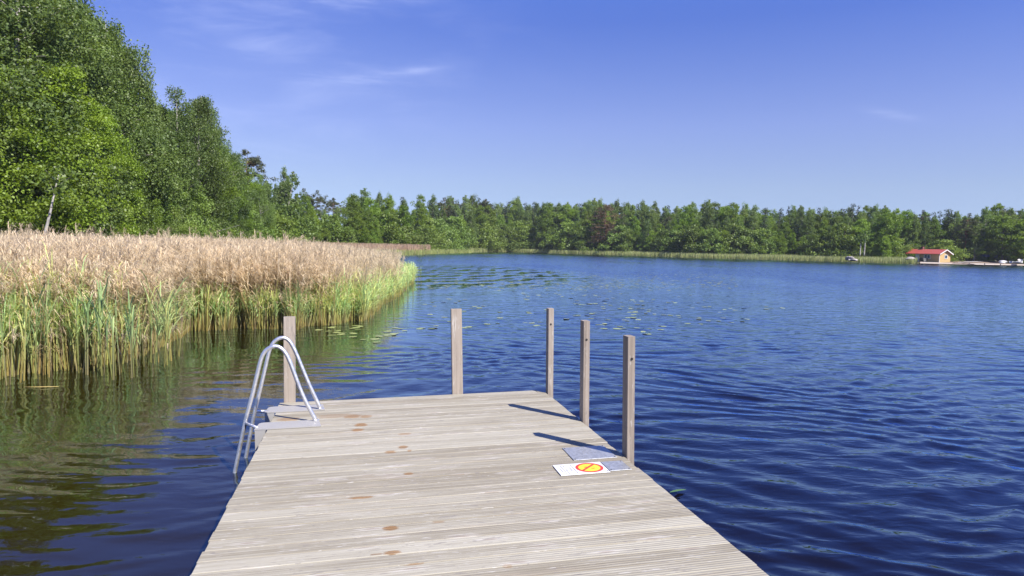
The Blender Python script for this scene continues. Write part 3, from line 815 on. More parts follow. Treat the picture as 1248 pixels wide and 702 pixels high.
# trees of the middle distance and far shore
for s in range(4):
    proto(('birch', 'far', s), 'birch', 41 + s, 15.0, 2.7, 17000, 0.225, 0.10, 30, 0.6, clus=0.44)
    proto(('alder', 'far', s), 'alder', 51 + s, 13.0, 2.9, 16000, 0.235, 0.04, 26, 0.05, clus=0.48)
for s in range(3):
    proto(('spruce', 'far', s), 'spruce', 61 + s, 15.0, 4.0, 9000, 0.50, 0.05, 46)
    proto(('pine', 'far', s), 'pine', 71 + s, 15.0, 3.0, 8000, 0.36, 0.45, 15, clus=0.36)
    proto(('bush', 'far', s), 'bush', 81 + s, 5.0, 2.5, 6500, 0.24, 0.02, 22, trunk_r=0.06, clus=0.46)
proto(('pine', 'brown', 0), 'pine', 91, 15.0, 3.4, 11000, 0.32, 0.12, 30, lm='brown', clus=0.42)
proto(('birch', 'thin', 0), 'birch', 95, 15.0, 2.0, 2600, 0.26, 0.45, 8, 0.3, clus=0.42, bend=0.10)

NAMES = dict(birch='birch_tree', alder='alder_tree', spruce='spruce_tree', pine='pine_tree', bush='willow_bush')
CATS = dict(birch='birch', alder='tree', spruce='spruce', pine='pine', bush='bush')


def plant_tree(kind, var, seed, px, d, ytop=None, h=None, label=None, group=None, rz=None, sink=0.1, wide=1.0):
    tm, cm, hh = PROTO[(kind, var, seed)]
    p = at_range(px, d); z = float(ground_z(p[0], p[1])) - sink
    if h is None: h = at_range(px, d, ytop)[2] - z
    s = max(h, 0.8) / hh
    e = empty(NAMES[kind], (p[0], p[1], z), rng.uniform(0, 6.28) if rz is None else rz)
    sw = s * wide
    e.scale = (sw, sw, s)
    obj('trunk', tm, e); obj('crown', cm, e)
    tag(e, label, CATS[kind], group)
    return e


TOP = np.array([(-900, -260), (-400, -230), (-100, -190), (0, -130), (50, -70), (80, -34), (110, -14), (138, 4), (150, 18), (165, 40), (182, 64), (194, 112), (206, 102), (238, 104), (256, 128), (266, 158), (280, 186), (300, 200), (316, 212),
                (345, 206), (362, 224), (380, 234), (400, 238), (420, 234), (440, 231), (470, 233), (510, 233), (535, 240), (560, 242), (580, 238), (600, 248), (630, 242), (660, 249), (690, 246), (735, 243), (780, 248),
                (830, 252), (850, 243), (900, 249), (960, 252), (1010, 252), (1060, 251), (1090, 254), (1120, 260), (1150, 253), (1180, 262), (1210, 250), (1248, 253), (1400, 250), (1800, 240)], float)
top_y = lambda x: np.interp(x, TOP[:, 0], TOP[:, 1])
front_r = lambda x: float(np.interp(azimuth(x), _sa, _sr))


def stretch_of(px):
    if px < 300: return 'left'
    if px < 540: return 'mid'
    if px < 850: return 'far'
    return 'right'


ST_PHR = dict(left='in the tall wood behind the reed bed', mid='in the wood sloping down to the reed spit', far='in the wood across the water beyond the bare post tops', right='in the wood along the shore towards the red roofed cabin')
KIND_PHR = dict(birch='grey green birch', alder='leafy bright green alder', spruce='dark pointed spruce', pine='open crowned pine', bush='low light green willow bush')
GRP = dict(birch='birches', alder='alders', spruce='spruces', pine='pines', bush='willow bushes')


def auto(kind, px): s = stretch_of(px); return KIND_PHR[kind] + ' ' + ST_PHR[s], GRP[kind] + ' ' + ST_PHR[s]


def row(x0, x1, off, frac, step, mixk, var, jit=0.06, nproto=4, rj=2.0):
    """trees along a line following the shore at `off` metres behind it, reaching frac of the skyline"""
    px = x0
    while px < x1:
        d = front_r(px) + off + rng.uniform(-rj, rj)
        kind = rng.choice(list(mixk), p=list(mixk.values()))
        hy = horizon_y(px); f = frac + rng.normal(0, jit); f = min(f, 1.03)
        y = hy - (hy - top_y(px)) * f - (5.0 if px > 340 else 0.0)
        n_ = 2 if var == 'near' else (4 if kind in ('birch', 'alder') else 3)
        lab, grp = auto(kind, px)
        wide = {'near': 1.0, 'far': 0.98}[var] * rng.uniform(0.9, 1.2)
        if var == 'near' and kind in ('pine', 'spruce'): v_ = 'far'; n_ = 3
        else: v_ = var
        plant_tree(kind, v_, int(rng.integers(n_)), px, d, y, label=lab, group=grp, wide=wide)
        px += step / d * FPX * rng.uniform(0.75, 1.25)


# the tall wood on the near shore
row(-330, 300, 16.0, 0.95, 4.4, dict(birch=0.8, alder=0.2), 'near', 0.03)
row(-330, 300, 9.0, 0.80, 4.6, dict(birch=0.65, alder=0.35), 'near', 0.07)
row(-330, 300, 4.5, 0.55, 4.2, dict(alder=0.7, birch=0.3), 'near', 0.08)
row(-330, 330, 1.5, 0.26, 3.0, dict(bush=0.85, alder=0.15), 'near', 0.06, rj=0.8)
row(90, 330, 3.2, 0.42, 3.6, dict(bush=0.8, alder=0.2), 'near', 0.07, rj=0.8)
row(-330, 300, 23.0, 0.86, 6.0, dict(birch=0.6, alder=0.2, spruce=0.2), 'near', 0.05)
# down the slope of the skyline to the spit
row(285, 560, 22.0, 0.97, 3.2, dict(birch=0.55, alder=0.2, spruce=0.12, pine=0.13), 'far', 0.05)
row(300, 560, 13.0, 0.86, 3.2, dict(birch=0.5, alder=0.4, spruce=0.1), 'far', 0.09)
row(300, 560, 6.0, 0.60, 3.6, dict(birch=0.35, alder=0.65), 'far', 0.10)
row(300, 560, 1.6, 0.30, 2.8, dict(bush=0.8, alder=0.2), 'far', 0.08, rj=1.0)
row(300, 560, 3.6, 0.46, 3.4, dict(bush=0.6, alder=0.4), 'far', 0.08, rj=1.0)
# far shore
row(545, 1330, 24.0, 0.98, 2.7, dict(birch=0.48, alder=0.14, spruce=0.24, pine=0.14), 'far', 0.05)
row(555, 1330, 15.0, 0.90, 2.8, dict(birch=0.55, alder=0.22, spruce=0.17, pine=0.06), 'far', 0.08)
row(550, 1330, 31.0, 0.93, 3.4, dict(birch=0.4, alder=0.3, spruce=0.3), 'far', 0.05)
row(550, 1330, 19.5, 0.80, 3.6, dict(birch=0.5, alder=0.4, spruce=0.1), 'far', 0.06)
row(560, 1095, 8.0, 0.70, 3.2, dict(birch=0.40, alder=0.52, spruce=0.08), 'far', 0.12)
row(560, 1085, 4.2, 0.40, 2.8, dict(bush=0.55, alder=0.45), 'far', 0.10, rj=1.0)

# trees that stand out
for px_, d_, yt, sd_, wd_, lb in ((96, 57, -34, 0, 1.15, 'tall birch whose top leaves the picture above the reed bed'), (140, 59, 4, 1, 1.2, 'tall birch at the right shoulder of the highest clump of the wood'),
                              (162, 61, 38, 0, 0.85, 'birch with drooping twigs stepping down from the highest clump'), (212, 66, 90, 1, 0.95, 'grey green birch rising alone against the sky beyond the high clump'),
                              (238, 69, 100, 0, 1.15, 'rounded birch standing against the sky next to the rusty pine'), (263, 76, 146, 1, 1.1, 'lower birch tucked between the rounded birch and the rusty pine'), (281, 84, 176, 0, 1.0, 'small birch at the foot of the rusty pine'), (318, 96, 205, 1, 1.0, 'birch just beyond the rusty pine on the falling skyline'), (20, 47, -120, 1, 1.3, 'tallest birch of the wood with its top out of the picture'), (64, 52, -60, 0, 1.2, 'very tall birch behind the bright green alder'), (120, 62, -6, 0, 1.1, 'birch filling the gap between the two tallest crowns of the wood')):
    plant_tree('birch', 'near', sd_, px_, d_, yt, label=lb, wide=wd_)
plant_tree('pine', 'far', 1, 299, 100, 172, label='tall pine with a rusty flat crown rising clear of the wood', wide=0.95)
plant_tree('birch', 'thin', 0, 346, 112, 202, label='nearly bare birch leaning with a white upper trunk against the sky', rz=0.2)
plant_tree('birch', 'thin', 0, 330, 110, 214, label='slim half bare birch with a pale trunk just beside the leaning one', rz=2.2)
plant_tree('alder', 'near', 0, 40, 46, 40, label='bright green alder spreading over the dark edge of the wood nearest the reeds', wide=1.25)
plant_tree('alder', 'near', 1, -25, 44, 20, label='big leafy alder at the very edge of the picture above the reeds', wide=1.2)
plant_tree('pine', 'brown', 0, 738, 202, 243, label='reddish brown broad conifer alone among green trees on the far shore', wide=1.35)
plant_tree('spruce', 'far', 0, 1037, 182, 241, label='tallest dark spruce tip above the wood near the white twin trunks', wide=1.1)
plant_tree('alder', 'far', 0, 1222, 183, 256, label='large round dark leafy tree over the beach beyond the cabin', wide=1.6)
plant_tree('alder', 'far', 2, 1262, 182, 254, label='wide leafy tree beyond the white boats at the picture edge', wide=1.6)
plant_tree('birch', 'far', 2, 1165, 186, 268, label='slim birch just behind the right gable of the cabin', wide=1.0)
plant_tree('bush', 'far', 1, 1152, 178, 291, label='round yellowish green bush behind the cabin roof end', wide=1.3)
plant_tree('bush', 'far', 0, 1094, 175, 288, label='pale green tall bush beside the cabin porch', wide=1.0)
plant_tree('bush', 'far', 2, 614, 224, 275, label='rounded dark green bush standing out at the waterline of the far shore', wide=1.5)

# bare white stems
m_bw = BM['birch']


def bare_trunk(px, d, y0, y1, lean, r0, label):
    p = at_range(px, d, y0); z = p[2]; top = at_range(px, d, y1)[2] - z
    e = empty('birch_tree', tuple(p)); tag(e, label, 'birch')
    mb = MB(); s = np.linspace(0, 1, 9)
    mb.tube(np.stack([lean * s * top + 0.03 * np.sin(4 * s), 0.02 * np.cos(5 * s), s * top], 1), r0 * (1 - 0.75 * s), 8); mb.build('trunk', m_bw, e, smooth=True)
    # a few leafy side twigs
    rr = np.random.default_rng(int(px)); P = np.concatenate([np.array([lean * q * top, 0, q * top]) + rr.normal(0, [0.5, 0.5, 0.35], (60, 3)) for q in (0.75, 0.85, 0.95, 1.02)])
    obj('crown', quads_mesh('crown', leaf_quads(P, 0.2 if d < 80 else 0.35, rr), LM['birch'], tint=rr.random(len(P))), e)
    mb = MB()
    for q in (0.7, 0.8, 0.88): mb.tube([(lean * q * top, 0, q * top), (lean * q * top + rr.normal(0, .4), -.3, q * top + 0.5)], [r0 * .16, r0 * .05], 4)
    mb.build('limb', m_bw, e)


bare_trunk(53, 38.5, 289, 212, 0.27, 0.075, 'white leaning birch trunk at the edge of the wood above the reeds')
bare_trunk(1048, 169, 312, 288, 0.0, 0.16, 'left one of a pair of thin white birch trunks on the far shore')
bare_trunk(1053, 169, 312, 284, 0.02, 0.16, 'right one of a pair of thin white birch trunks on the far shore')

# ------------------------------------------------------------------ reeds
m_reed, t, o = material('reed_stalks')
hc = t.new('ShaderNodeAttribute', attribute_name='hue').outputs['Color']
d = t.new('ShaderNodeBsdfDiffuse'); tr = t.new('ShaderNodeBsdfTranslucent'); t.link(hc, d.inputs[0]); t.link(hc, tr.inputs[0])
mm = t.new('ShaderNodeMixShader'); mm.inputs[0].default_value = 0.5; t.link(d.outputs[0], mm.inputs[1]); t.link(tr.outputs[0], mm.inputs[2]); t.link(mm.outputs[0], o.inputs[0])


def ribbon(P, side, wdt, ca, cb):
    """quads along polyline P with half widths wdt, colour running ca -> cb"""
    P = np.asarray(P, float); n = len(P) - 1; Q = []; H = []
    ca = np.array(ca); cb = np.array(cb)
    for i in range(n):
        Q.append([P[i] - side * wdt[i], P[i] + side * wdt[i], P[i + 1] + side * wdt[i + 1], P[i + 1] - side * wdt[i + 1]])
        c0 = ca + (cb - ca) * i / n; c1 = ca + (cb - ca) * (i + 1) / n; H.append([c0, c0, c1, c1])
    return Q, H


GOLD = (0.46, 0.35, 0.12); STRAW = (0.52, 0.42, 0.27); PLUME = (0.49, 0.405, 0.28); PLUME2 = (0.60, 0.51, 0.36)
G1 = (0.30, 0.44, 0.19); G2 = (0.40, 0.51, 0.22); G3 = (0.48, 0.51, 0.19)


def dry_reed(r, h=1.64):
    Q = []; H = []; a0 = r.uniform(0, 3.14); lean = r.normal(0, 0.085, 2)
    pt = lambda z: np.array([lean[0] * z + 0.02 * z * z * lean[0], lean[1] * z, z])
    low = np.array([GOLD, (0.40, 0.33, 0.19), (0.33, 0.31, 0.10)][r.integers(3)]) * r.uniform(0.5, 1.05); hi = np.array(STRAW) * r.uniform(0.75, 1.2)
    for k in (0, 1):
        s = np.array([math.cos(a0 + k * 1.57), math.sin(a0 + k * 1.57), 0])
        q, c = ribbon([pt(-0.1), pt(0.5 * h), pt(0.93 * h)], s, [0.0055, 0.0048, 0.0032], low, hi); Q += q; H += c
    for _ in range(r.integers(1, 4)):                         # dry leaf remains
        z = r.uniform(0.35, 0.85) * h; a = r.uniform(0, 6.28); dv = np.array([math.cos(a), math.sin(a), 0]); L = r.uniform(0.15, 0.32)
        q, c = ribbon([pt(z), pt(z) + dv * L * 0.6 + [0, 0, L * 0.5], pt(z) + dv * L * 1.1 + [0, 0, L * r.uniform(-0.2, 0.6)]], np.array([-dv[1], dv[0], 0]), [0.006, 0.008, 0.001], hi, hi * 0.9); Q += q; H += c
    pc = np.array(PLUME) * r.uniform(0.75, 1.1) if r.random() < 0.6 else np.array(PLUME2) * r.uniform(0.8, 1.15)
    wind = np.array([0.7, 0.1, 0]) * r.uniform(0.3, 1.2)
    for k in range(22):                                       # the plume
        z0 = h * (0.82 + 0.18 * r.random()); a = r.uniform(0, 6.28); dv = np.array([math.cos(a), math.sin(a), 0]) * 0.6 + wind; L = r.uniform(0.08, 0.21)
        q, c = ribbon([pt(z0), pt(z0) + dv * L * 0.45 + [0, 0, L * 0.55], pt(z0) + dv * L + [0, 0, L * r.uniform(-0.1, 0.7)]], np.array([-dv[1], dv[0], 0]) / (np.linalg.norm(dv) + .01), [0.002, 0.0042, 0.001], pc, pc * 1.1); Q += q; H += c
    return np.array(Q), np.array(H)


def green_reed(r, h=1.2, leaves=6):
    Q = []; H = []; a0 = r.uniform(0, 3.14); lean = r.normal(0, 0.06, 2)
    pt = lambda z: np.array([lean[0] * z, lean[1] * z, z])
    low = np.array([GOLD, (0.38, 0.37, 0.12), (0.42, 0.35, 0.19)][r.integers(3)]) * r.uniform(0.65, 1.1); gr = np.array([G1, G2, G2, G3][r.integers(4)]) * r.uniform(0.8, 1.2)
    for k in (0, 1):
        s = np.array([math.cos(a0 + k * 1.57), math.sin(a0 + k * 1.57), 0])
        q, c = ribbon([pt(-0.1), pt(0.35 * h)], s, [0.0085, 0.008], low, low * 0.5 + gr * 0.5); Q += q; H += c
        q, c = ribbon([pt(0.35 * h), pt(0.8 * h)], s, [0.008, 0.004], low * 0.5 + gr * 0.5, gr); Q += q; H += c
    pl = r.uniform(0, 6.28)
    for k in range(leaves):
        z = h * (0.34 + 0.46 * k / leaves + r.uniform(0, 0.06)); a = pl + (k % 2) * 3.14 + r.normal(0, 0.5); dv = np.array([math.cos(a), math.sin(a), 0]); L = h * r.uniform(0.24, 0.40)
        st = r.uniform(0.15, 0.6); tipz = r.uniform(0.45, 1.0) if r.random() < 0.75 else r.uniform(-0.1, 0.4)
        q, c = ribbon([pt(z), pt(z) + dv * L * st * 0.45 + [0, 0, L * 0.45], pt(z) + dv * L * st + [0, 0, L * (0.55 + 0.4 * tipz)], pt(z) + dv * L * st * 1.5 + [0, 0, L * (0.55 + 0.55 * tipz)]],
                      np.array([-dv[1], dv[0], 0]) * 0.8 + np.array([0, 0, 0.2]), [0.005, 0.0108, 0.008, 0.001], gr, gr * 1.12); Q += q; H += c
    return np.array(Q), np.array(H)


rr = np.random.default_rng(3)
T_DRY = [dry_reed(rr) for _ in range(24)]
T_GRN = [green_reed(rr) for _ in range(24)]


def scatter(name, templates, XY, hs, r, mat=m_reed):
    Qs = []; Hs = []; ti = r.integers(len(templates), size=len(XY)); ang = r.uniform(-0.6, 0.6, len(XY)) if templates is T_DRY else r.uniform(0, 6.28, len(XY))
    br = r.uniform(0.8, 1.2, len(XY))
    for k, (Q, H) in enumerate(templates):
        i = np.where(ti == k)[0]
        if len(i) == 0: continue
        c, s = np.cos(ang[i]), np.sin(ang[i]); h = hs[i]
        x = Q[None, ..., 0] * c[:, None, None] - Q[None, ..., 1] * s[:, None, None]; y = Q[None, ..., 0] * s[:, None, None] + Q[None, ..., 1] * c[:, None, None]
        V = np.stack([x + XY[i, 0][:, None, None], y + XY[i, 1][:, None, None], Q[None, ..., 2] * h[:, None, None]], -1)
        Qs.append(V.reshape(-1, 4, 3)); Hs.append((H[None] * br[i][:, None, None, None]).reshape(-1, 4, 3))
    return obj(name, quads_mesh(name, np.concatenate(Qs), mat, hue=1.27 * np.concatenate(Hs)))


# outer edge of the bed, as it stands in the water (read off the photograph at the waterline)
EDGE_PX = [(-260, 500), (-120, 484), (0, 462), (50, 456), (100, 450), (150, 444), (190, 432), (210, 416), (232, 404), (300, 402), (350, 401), (400, 398), (440, 392), (462, 380), (478, 368), (492, 356), (506, 347), (510, 340), (500, 331)]
EDGE = np.array([on_water(x, y)[:2] for x, y in EDGE_PX])
_ea = np.arctan2(EDGE[:, 0], EDGE[:, 1]); _er = np.hypot(EDGE[:, 0], EDGE[:, 1])


def bed_depth(X, Y):
    """metres inside the outer edge of the reed bed (negative outside), along the sight line"""
    a = np.arctan2(X, Y); r = np.hypot(X, Y)
    o_ = np.argsort(_ea[:17]); return r - np.interp(a, _ea[:17][o_], _er[:17][o_])


r3 = np.random.default_rng(12)
amax = azimuth(505); amin = azimuth(-230)
N = 150000
aa = r3.uniform(amin, amax, N); dd = r3.exponential(7.0, N) + 0.0
o_ = np.argsort(_ea[:17]); er = np.interp(aa, _ea[:17][o_], _er[:17][o_])
er = er * (1 + 0.016 * np.sin(aa * 90 + 1.3) * np.sin(aa * 37) + 0.007 * np.sin(aa * 211 + 0.4)) + np.abs(r3.normal(0, 0.18, N)) - 0.05 + smooth(aa, azimuth(420), azimuth(480)) * (r3.exponential(1.0, N) + 0.8 * np.sin(aa * 160)) 
rad = er + dd; X = rad * np.sin(aa); Y = rad * np.cos(aa)
lim = np.minimum(np.interp(aa, [azimuth(-200), azimuth(200), azimuth(330), azimuth(430), azimuth(485), azimuth(508)], [34, 48, 54, 56, 52, 40]), shore_r(aa) - 0.5)
# density falls with depth; a sample thinned to a natural patchiness
pxs = 624 + FPX * np.tan(aa)
edge_soft = r3.uniform(0, 1, N)
patch = 0.5 + 0.5 * np.sin(X * 1.7 + 2 * np.sin(Y * 0.9)) * np.sin(Y * 1.3 + X * 0.6)
green_band = np.interp(pxs, [-250, 0, 120, 190, 235, 300, 351, 400, 437, 470, 505], [3.2, 3.0, 2.6, 1.6, 0.9, 1.1, 1.7, 5.0, 9.0, 17.0, 26.0])
tipw = smooth(pxs, 340, 430)
keep = (rad < lim) & (r3.random(N) < 0.26 * rad / 16.0 + 0.10)
tip_fade = np.clip((azimuth(492) - aa) / 0.02, 0, 1)
dry = keep & (r3.random(N) < np.where(dd < green_band * r3.uniform(0.8, 1.2, N), (0.70 + 0.30 * (dd / green_band) ** 2) * (1 - 0.82 * tipw), 1.0)) & (r3.random(N) < tip_fade)
grn = (rad < lim) & (dd < green_band * 1.6) & (r3.random(N) < (0.33 + 0.04 * tipw - 0.12 * smooth(pxs, 140, 200) * (1 - smooth(pxs, 300, 360))) * np.clip(1.15 - dd / (green_band * 1.6), 0, 1) * (0.45 + 0.55 * patch))
hd = np.clip(r3.normal(0.95, 0.11, N), 0.6, 1.16) * np.interp(dd, [0, 1.5, 4], [0.80, 0.93, 1.0]) * (0.95 + 0.09 * patch) * np.interp(pxs, [360, 430, 500], [1.0, 0.90, 0.78]) * np.where(r3.random(N) < 0.06, r3.uniform(1.02, 1.16, N), 1.0)
rb = scatter('reed_bed', T_DRY, np.stack([X, Y], 1)[dry], hd[dry], r3)
tag(rb, 'wide bed of dry tan reeds with feathery brown plumes in the shallows', 'reeds', kind='stuff')
hg = np.clip(r3.normal(1.0, 0.16 + 0.12 * tipw, N), 0.4, 1.5) * np.interp(pxs, [-200, 100, 200, 300, 450, 505], [0.95, 0.93, 0.78, 0.66, 0.62, 0.50])
gb = scatter('green_reeds', T_GRN, np.stack([X, Y], 1)[grn], hg[grn], r3)
tag(gb, 'fresh green reed shoots growing thick along the outer edge of the reed bed', 'reeds', kind='stuff')
print('reeds', dry.sum(), grn.sum())

# single shoots standing in open water in front of the bed
single = [(70, 452, 1.05), (88, 449, .95), (107, 457, 1.05), (124, 458, 1.1), (137, 463, 1.15), (141, 458, 1.0), (148, 454, .9), (161, 461, 1.0), (167, 446, .8), (175, 447, .75), (183, 441, 1.2), (188, 443, 1.05), (200, 447, 1.0), (204, 445, .95), (209, 440, .9), (218, 434, 1.05), (96, 455, 1.0), (115, 452, .95),
          (60, 460, 1.0), (43, 462, 1.05), (25, 466, 1.1), (8, 470, 1.1), (446, 392, .75), (455, 388, .8), (463, 383, .8), (470, 392, .55), (486, 372, .75), (492, 369, .7), (497, 366, .75), (503, 357, .8), (509, 352, .8), (513, 347, .75), (480, 380, .6)]
for k, (px, py, hh_) in enumerate(single):
    Q, H = green_reed(rr, 1.2, 6); q2, h2_ = green_reed(rr, 1.0, 4) if k % 3 else dry_reed(rr, 0.6); q2 = q2 + np.array([rr.normal(0, .05), rr.normal(0, .05), 0])
    p = on_water(px, py); o = obj('reed', quads_mesh('reed', np.concatenate([Q, q2]) * hh_, m_reed, hue=np.concatenate([H, h2_])))
    o.location = (p[0], p[1], 0.0)
    near = px < 300
    tag(o, 'single green reed shoot standing in open water before the left part of the reed bed' if near else 'single short green reed standing in open water off the tip of the reed bed', 'reed',
        'single reed shoots before the left of the bed' if near else 'single reeds off the tip of the bed')

# reed spit beyond the bed and pale sedge along the far shore
def blades(n, a0, a1, r_of, depth, h, w_, cols, r):
    a = r.uniform(a0, a1, n); q = r.random(n) ** 0.8; rd = r_of(a) + q * depth; X = rd * np.sin(a); Y = rd * np.cos(a)
    hh_ = h * r.uniform(0.7, 1.15, n); ww = w_ * r.uniform(0.6, 1.3, n); th = r.uniform(0, 3.14, n); lean = r.normal(0, 0.10, (n, 2))
    s = np.stack([np.cos(th), np.sin(th)], 1) * ww[:, None] / 2; z0 = np.maximum(ground_z(X, Y), -0.05)
    b = np.stack([X, Y, z0], 1); tp = b + np.stack([lean[:, 0] * hh_, lean[:, 1] * hh_, hh_], 1)
    S = np.concatenate([s, np.zeros((n, 1))], 1)
    V = np.stack([b - S, b + S, tp + S * 0.3, tp - S * 0.3], 1)
    ci = np.array(cols)[r.integers(len(cols), size=n)] * r.uniform(0.8, 1.2, (n, 1))
    return V, ci


fr = lambda a: shore_r(a)
V1_, C1 = blades(30000, azimuth(560), azimuth(1118), lambda a: fr(a) - 5.0, 6.5, 1.15, 0.10, [(0.36, 0.40, 0.17), (0.44, 0.45, 0.23), (0.33, 0.39, 0.15)], r3)
V2_, C2 = blades(9000, azimuth(400), azimuth(575), lambda a: fr(a) - 18.0, 12.0, 0.95, 0.09, [(0.36, 0.42, 0.14), (0.42, 0.46, 0.19)], r3)
sg_ = obj('shore_sedge', quads_mesh('shore_sedge', np.concatenate([V1_, V2_]), m_reed, hue=np.concatenate([C1, C2])))
tag(sg_, 'pale green strip of sedge along the waterline of the far shore', 'sedge', kind='stuff')
V3_, C3 = blades(9000, azimuth(380), azimuth(524), lambda a: fr(a) - 14.0, 8.0, 1.80, 0.08, [(0.50, 0.36, 0.25), (0.56, 0.42, 0.30), (0.46, 0.35, 0.25)], r3)
sp_ = obj('reed_spit', quads_mesh('reed_spit', V3_, m_reed, hue=C3))
tag(sp_, 'low spit of brown reeds beyond the big reed bed', 'reeds', kind='stuff')

# ------------------------------------------------------------------ lily pads
m_pad, t, o = material('lily_pad')
rn = t.new('ShaderNodeObjectInfo').outputs['Random']; n = t.noise(t.new('ShaderNodeTexCoord').outputs['Object'], 9, 3, 0.6)
c = t.mix(rn, (0.24, 0.29, 0.10), (0.33, 0.37, 0.15)); c = t.mix(t.math('MULTIPLY', n, 0.5), c, (0.14, 0.17, 0.05)); principled(t, o, c, 0.32, spec=0.5)


def pad_verts(r):
    n = 18; a = np.linspace(0.22, 2 * math.pi - 0.22, n); R_ = 1 + 0.06 * np.sin(3 * a + r.uniform(0, 6)) + r.normal(0, 0.015, n)
    lift = 0.05 * np.sin(2 * a + r.uniform(0, 6)); v = [(0.1, 0, 0.0)] + [(R_[i] * math.cos(a[i]), 0.86 * R_[i] * math.sin(a[i]), max(lift[i], -0.02) * r.uniform(0.2, 1)) for i in range(n)]
    return np.array(v), [(0, i, i + 1) for i in range(1, n)]


def pad_mesh(r):
    v, f = pad_verts(r); mb = MB(); mb.add(v, f); return mb.mesh('lily_pad', m_pad, smooth=True)


r4 = np.random.default_rng(23)
PM = [pad_mesh(r4) for _ in range(5)]
spots = [(600, 395, 3, 10), (567, 395, 2, 6), (616, 350, 8, 20), (640, 360, 8, 20), (645, 395, 5, 14), (690, 360, 10, 26), (716, 385, 8, 16), (745, 374, 9, 20), (755, 365, 10, 24), (770, 390, 7, 14), (735, 394, 4, 9), (760, 400, 5, 12), (785, 380, 9, 20), (805, 400, 4, 9), (800, 372, 8, 22),
         (840, 366, 6, 22), (848, 392, 4, 12), (876, 392, 3, 8), (896, 378, 5, 14), (902, 391, 5, 13), (926, 376, 4, 14), (672, 352, 8, 24), (580, 376, 6, 20), (540, 388, 4, 12), (524, 372, 4, 12), (786, 409, 3, 8), (822, 384, 4, 12),
         (470, 408, 5, 12), (440, 400, 6, 12), (420, 407, 6, 14), (500, 400, 5, 14), (530, 402, 3, 10), (450, 413, 4, 12), (395, 402, 5, 12), (700, 372, 7, 20), (660, 380, 4, 14), (725, 356, 8, 24), (865, 375, 4, 16), (560, 366, 5, 16), (350, 405, 3, 9), (820, 352, 5, 24), (880, 360, 4, 20)]
pads = []
for (px, py, n, sx) in spots:
    for _ in range(n):
        p = on_water(px + r4.normal(0, sx * 0.8), py + r4.normal(0, 2.6)); pads.append(p)
pads = pads[:290]
for p in pads:
    o = obj('lily_pad', PM[r4.integers(5)]); s = r4.uniform(0.06, 0.11)
    o.location = (p[0], p[1], water_z(p[0], p[1]) + 0.007); o.scale = (s, s, s * 0.2); o.rotation_euler = (r4.normal(0, 0.04), r4.normal(0, 0.04), r4.uniform(0, 6.28))
    tag(o, 'small yellow green lily pad floating on the water beyond the jetty end', 'lily pad', 'lily pads floating beyond the jetty end')
mb = MB()
for _ in range(700):
    p = on_water(r4.uniform(520, 900), r4.uniform(331, 352)); v, f = pad_verts(r4); s = r4.uniform(0.07, 0.13); a = r4.uniform(0, 6.28)
    q = np.stack([v[:, 0] * math.cos(a) - v[:, 1] * math.sin(a), v[:, 0] * math.sin(a) + v[:, 1] * math.cos(a), v[:, 2] * 0.5], 1) * s + np.array([p[0], p[1], 0.010]); mb.add(q, f)
lp = mb.build('lily_pads', m_pad); tag(lp, 'scattered far off lily pads too many to count on the calm water', 'lily pads', kind='stuff')

# loose leaf by the jetty edge
p = on_water(826, 601); mb = MB()
s = np.linspace(0, 1, 9); wv = 0.016 * np.sin(math.pi * s) ** 0.7; ln = 0.17
mb.add([(ln * (q - .5), y, 0.006 + 0.006 * math.sin(3 * q)) for q, ww in zip(s, wv) for y in (-ww, ww)], [(2 * i, 2 * i + 2, 2 * i + 3, 2 * i + 1) for i in range(8)])
lf = mb.build('reed_leaf', plain('wet_green_leaf', (0.07, 0.14, 0.035), 0.4), smooth=True); lf.location = (p[0], p[1], water_z(p[0], p[1]) + 0.008); lf.rotation_euler = (0, 0, 0.45)
tag(lf, 'narrow green leaf floating beside the jetty edge', 'leaf')
p = on_water(49, 473); mb = MB(); mb.tube([(-0.2, 0.02, 0.01), (0, 0, 0.015), (0.2, 0.04, 0.012)], [0.004, 0.005, 0.003], 6)
st = mb.build('reed_straw', plain('straw', GOLD, 0.6), smooth=True); st.location = (p[0], p[1], 0.0); st.rotation_euler = (0, 0, 0.1); tag(st, 'broken golden reed straw floating before the reeds', 'straw')

# ------------------------------------------------------------------ the far beach: cabin, boulders, boats
m_red_roof = plain('red_metal_roof', (0.36, 0.075, 0.055), 0.5, vary=0.12, scale=2)
m_ywall = plain('yellow_board_wall', (0.41, 0.285, 0.125), 0.8, vary=0.12, scale=3); m_white2 = plain('white_paint', (0.55, 0.54, 0.52), 0.6, vary=0.05)
m_glass = plain('dark_window_glass', (0.03, 0.05, 0.10), 0.1, vary=0.1); m_dark = plain('dark_metal', (0.03, 0.028, 0.03), 0.6); m_brick = plain('chimney_brick', (0.13, 0.06, 0.05), 0.9)
m_rock = plain('grey_granite', (0.30, 0.28, 0.27), 0.9, vary=0.35, scale=2.5); m_sand = plain('pale_gravel', (0.36, 0.31, 0.26), 0.95, vary=0.25, scale=3); m_slope = plain('bare_brown_soil', (0.20, 0.145, 0.105), 0.95, vary=0.35, scale=1.5)
m_blue = plain('dark_blue_hull', (0.02, 0.035, 0.10), 0.4); m_jet = plain('grey_planks', (0.27, 0.23, 0.19), 0.8, vary=0.25)

CD = 170.0; SCALE = CD / FPX                               # metres per photograph pixel at the cabin
pc = at_range(1145, CD); zc = 0.30
yaw = -azimuth(1140) + math.radians(-36)                   # gable end turned to the sun, long side to the lake
cab = empty('cabin', (pc[0], pc[1], zc), yaw)
tag(cab, 'small yellow lakeside cabin with a red roof and a porch', 'cabin')
